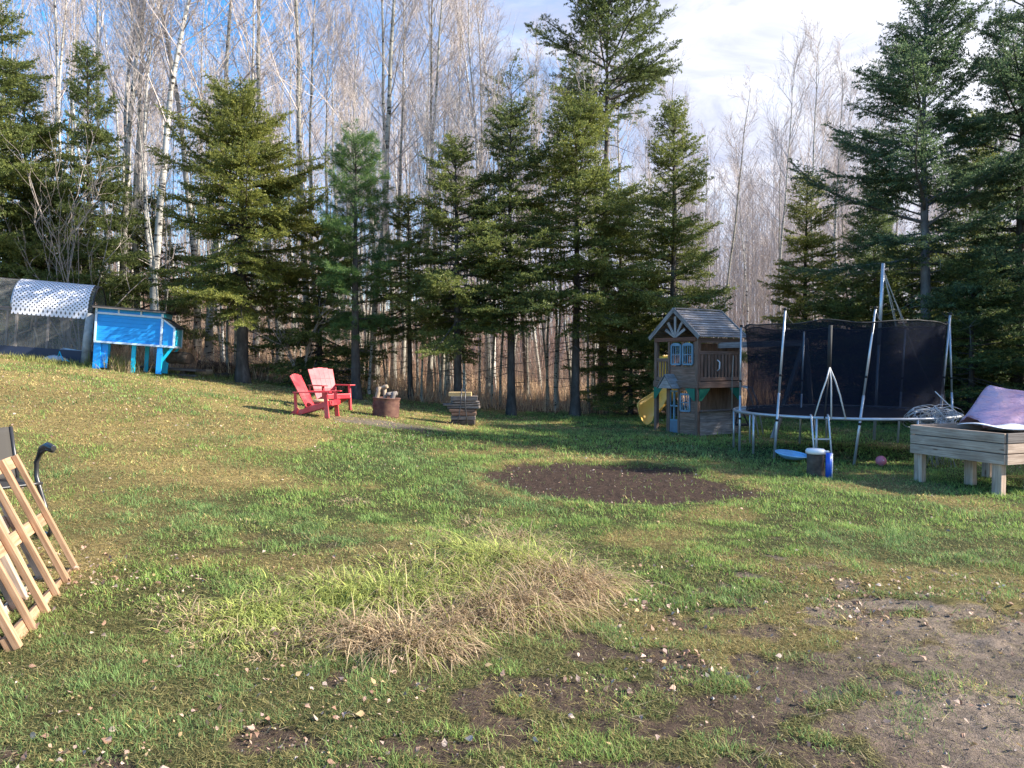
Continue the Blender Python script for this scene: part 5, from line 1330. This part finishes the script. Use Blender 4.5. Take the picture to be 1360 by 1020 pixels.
def yard_bits():
    # low plank step and rotten logs right of the coop
    p0 = G(232, 499)
    for k, (z, L, dx, lb) in enumerate(((0.02, 1.5, 0, 'lower grey plank of the low step right of the coop'), (.17, 1.75, -.12, 'upper grey plank of the low step right of the coop'))):
        mb = MB(); mb.beam((-L/2, 0, 0), (L/2, 0, 0), .34, .05); mb.beam((-L/2, .36, 0), (L/2, .36, 0), .3, .05); o = mb.build('plank', M['wood_grey'], None, .004)
        o.location = (p0.x-.2+dx, p0.y+.25, p0.z+z+.02); o.rotation_euler = (0, R(4), 0); tag(o, lb, 'plank')
    for k, (dx, lb) in enumerate(((-.75, 'dark sleeper block under the left end of the planks'), (.35, 'dark sleeper block under the right end of the planks'))):
        mb = MB(); mb.beam((0, -.1, 0), (0, .55, 0), .14, .10); o = mb.build('sleeper_block', M['darkwood'], None, .005); o.location = (p0.x-.2+dx, p0.y+.25, p0.z+.07); o.rotation_euler = (0, R(4), 0); tag(o, lb, 'block')
    a_ = P(226, 474, 20.6); b_ = P(252, 477, 20.4); log('rotten_log', a_, b_, .17, 'thick dark hollow log right of the coop nest box', 'log', 'darkwood')
    a_ = G(255, 490); b_ = G(300, 492); log('rotten_log', a_+Vector((0, .5, .15)), b_+Vector((.1, .5, .12)), .13, 'long dark rotten log on the brush pile beside the broad spruce', 'log', 'darkwood')
    a_ = G(262, 500); log('cut_log', a_+Vector((0, .15, .10)), a_+Vector((.12, .65, .10)), .09, 'short log with a pale cut end facing the lawn', 'log', 'log_end')
    a_ = G(283, 503); log('cut_log', a_+Vector((-.02, .15, .08)), a_+Vector((.25, .5, .08)), .07, 'smaller dark log right of the pale cut log', 'log', 'darkwood')
    rng = np.random.default_rng(77); parts = []
    n = 900; c = G(285, 497); x = c.x+rng.normal(0, .75, n); y = c.y+.7+rng.normal(0, .3, n); z = gz(x, y)+rng.uniform(0, .28, n)
    col = np.array([.16, .11, .08])*rng.uniform(.4, 2.2, (n, 1)); parts.append(blades(rng, np.stack([x, y, z], 1), rng.uniform(0, 6.28, n), rng.uniform(.15, .6, n), rng.uniform(.9, 1.6, n), rng.uniform(-.3, .3, n), rng.uniform(.012, .03, n), 3, col))
    V, F, C = join(parts); V[:, 2] = np.maximum(V[:, 2], gz(V[:, 0], V[:, 1])); tag(obj('brush_pile', np_mesh('brush_pile', V, F, M['brush'], C)), 'dark low pile of dead sticks and leaves between coop and broad spruce', 'brush pile', kind='stuff')
    parts = []; n = 900; c = G(152, 492); x = c.x+rng.normal(0, .28, n); y = c.y+.1+rng.normal(0, .15, n)
    isg = rng.random(n) < .45; col = np.where(isg[:, None], np.array([.28, .32, .08]), np.array([.5, .38, .24]))*rng.uniform(.6, 1.1, (n, 1))
    parts.append(blades(rng, np.stack([x, y, gz(x, y)], 1), rng.uniform(0, 6.28, n), rng.uniform(.15, .55, n), np.abs(rng.normal(.2, .25, n)), rng.uniform(0, 1.2, n), rng.uniform(.008, .02, n), 3, col))
    for (px, py, s, m_) in ((100, 485, .5, 250), (20, 478, .6, 300), (250, 500, .5, 260), (300, 505, .4, 200), (60, 481, .5, 250)):
        c = G(px, py); x = c.x+rng.normal(0, s, m_); y = c.y+rng.normal(0, .1, m_); col = np.array([.27, .28, .09])*rng.uniform(.6, 1.3, (m_, 1))
        parts.append(blades(rng, np.stack([x, y, gz(x, y)], 1), rng.uniform(0, 6.28, m_), rng.uniform(.08, .22, m_), np.abs(rng.normal(.2, .25, m_)), rng.uniform(0, 1, m_), rng.uniform(.01, .02, m_), 3, col))
    V, F, C = join(parts); tag(obj('weeds', np_mesh('weeds', V, F, M['straw'], C)), 'pale green and tan weeds growing along the foot of coop and run', 'weeds', kind='stuff')
yard_bits()
# leafless pale shrub in front of the left spruces
def bare_shrub(px, py_top, Y, seed, label):
    rng = np.random.default_rng(seed); segs = []; H = P(px, py_top, Y).z-gzf(X_at(px, Y), Y)
    def limb(p, d, L, r, lv):
        n = 5
        for k in range(n):
            d = d+rng.normal(0, .13, 3)+np.array([0, 0, .10]); d /= np.linalg.norm(d); q = p+d*L/n; segs.append((*p, *q, r*(1-k/n*.7), r*(1-(k+1)/n*.7)))
            if lv < 3 and k > 0:
                for _ in range(1 if lv == 1 else 2):
                    if rng.random() < .75: limb(q, rnd_dir(rng, d, rng.uniform(.35, .8)), L*rng.uniform(.3, .55), r*(.55), lv+1)
            p = q
    for k in range(6):
        az = rng.uniform(0, 6.28); limb(np.array([0, 0, -.05]), np.array([math.cos(az)*.28, math.sin(az)*.28, 1.]), H*rng.uniform(.6, .95), .022, 1)
    V, F = seg_mesh(segs, 4); x = X_at(px, Y); t = thing('bare_shrub', on(x, Y), label, 'shrub'); obj('branches', np_mesh('branches', V, [F], M['shrub']), t)
bare_shrub(92, 225, 22.2, 301, 'tall leafless pale shrub rising behind the wire run')
bare_shrub(108, 232, 22.0, 302, 'leafless pale shrub just right of the tall one, behind the lattice roof')
bare_shrub(400, 400, 22.0, 303, 'twiggy grey shrub left of the red chairs between the trunks')

# ------------------------------------------------------------------ lumber frames and patio chair, left foreground
def lumber_frame(loc, rz, lean, W_, H_, nsl, label, mat, rail_w=.085, slats2=False):
    t = thing('lumber_frame', loc, label, 'wooden frame', 'slatted lumber frames leaning at the left', rot=(lean, 0, rz))
    # local x along the bottom rail, z up the slats
    for z in (.03, H_*.5, H_-.03):
        mb = MB(); mb.beam((0, 0, z), (W_, 0, z), .036, rail_w); mb.build('rail', M[mat], t, .004)
    for k in range(nsl):
        x = .02+(W_-.04)*k/(nsl-1)
        mb = MB(); mb.beam((x, -.038, -.01), (x, -.038, H_+.01), .036 if k % 2 else .05, .036, up=(0, 1, 0)); mb.build('slat', M[mat], t, .004)
        if slats2:
            mb = MB(); mb.beam((x+.07, .038, 0), (x+.07, .038, H_-.02), .036, .036, up=(0, 1, 0)); mb.build('slat', M[mat], t, .004)
    return t
fa = G(99, 757); fn = G(12, 868); dv = Vector((fa.x-fn.x, fa.y-fn.y)); 
ang = math.atan2(dv.y, dv.x)
# local x runs from the near end to the far end; leaning away to the left
lumber_frame((fn.x-.0, fn.y, min(fn.z, fa.z)-.0), ang, R(-24), dv.length, .93, 6, 'front sunlit slatted frame of new lumber at the left edge', 'wood_new')
n2 = Vector((-dv.y, dv.x)).normalized()
lumber_frame((fn.x+n2.x*.17-dv.x*.25, fn.y+n2.y*.17-dv.y*.25, fn.z), ang, R(-22), dv.length*1.12, .98, 9, 'second slatted lumber frame standing close behind the front one', 'wood_pine')
def patio_chair():
    p = G(30, 690); Y = 5.9; x = X_at(14, Y)
    t = thing('patio_chair', on(x-.17, Y), 'dark metal patio chair with curved arms behind the lumber frames', 'chair', rz=R(-35))
    zt = P(14, 572, Y).z-t.location.z
    def fr(s): return [(-.30, s*.27, 0), (.28, s*.27, .02), (.33, s*.27, .06), (.30, s*.27, .35), (.24, s*.28, .60), (.27, s*.29, .66), (.36, s*.29, .67)]
    for s in (-1, 1):
        mb = MB(); mb.tube([(-.2, s*.27, .02), (.34, s*.27, .02), (.38, s*.27, .07), (.24, s*.27, .30), (.14, s*.27, .46), (.13, s*.275, .58), (.19, s*.28, .66), (.30, s*.28, .70), (.40, s*.28, .69)], .019, 8); mb.build('leg', M['darkmetal'], t)
        mb = MB(); mb.tube([(.16, s*.28, .63), (.22, s*.28, .695), (.32, s*.28, .725), (.42, s*.28, .71)], [.02, .028, .03, .024], 8); mb.build('armrest', M['darkmetal'], t, .004)
        mb = MB(); mb.tube([(-.15, s*.25, .40), (-.2, s*.25, .6), (-.27, s*.25, zt)], .016, 8); mb.build('back_post', M['darkmetal'], t)
    mb = MB(); mb.grid(lambda u, v: (-.15+v*.45, -.25+u*.5, .42-.03*math.sin(PI*v)), 8, 8); mb.build('seat', M['darkmetal'], t, 0, .02)
    mb = MB(); mb.grid(lambda u, v: (-.15-.12*v+.02*math.sin(PI*u), -.25+u*.5, .42+v*(zt-.42)), 8, 8); mb.build('backrest', paint('grey_sling', (.05, .045, .04), .85, .3), t, 0, .015)
patio_chair()

# ------------------------------------------------------------------ far radio mast
def mast():
    Y = 150; x = X_at(1322, Y); zt = P(1322, -30, Y).z
    t = thing('radio_mast', on(x, Y), 'thin pale lattice radio mast far beyond the trees at the upper right', 'mast')
    mb = MB(); r = .5
    c3 = [(r*math.cos(a_), r*math.sin(a_)) for a_ in (0, 2.094, 4.189)]
    for (a_, b_) in c3: mb.tube([(a_, b_, 0), (a_, b_, zt)], .06, 4)
    mb.build('mast_leg', M['galv'], t); mb = MB(); z = zt-30
    while z < zt-1:
        for k in range(3):
            a_, b_ = c3[k], c3[(k+1) % 3]; mb.tube([(*a_, z), (*b_, z+.9)], .04, 3); mb.tube([(*a_, z), (*b_, z)], .04, 3)
        z += .9
    mb.build('bracing', M['galv'], t)
mast()
print('objects', len(bpy.data.objects), 'tris', sum(len(m.polygons) for m in bpy.data.meshes))
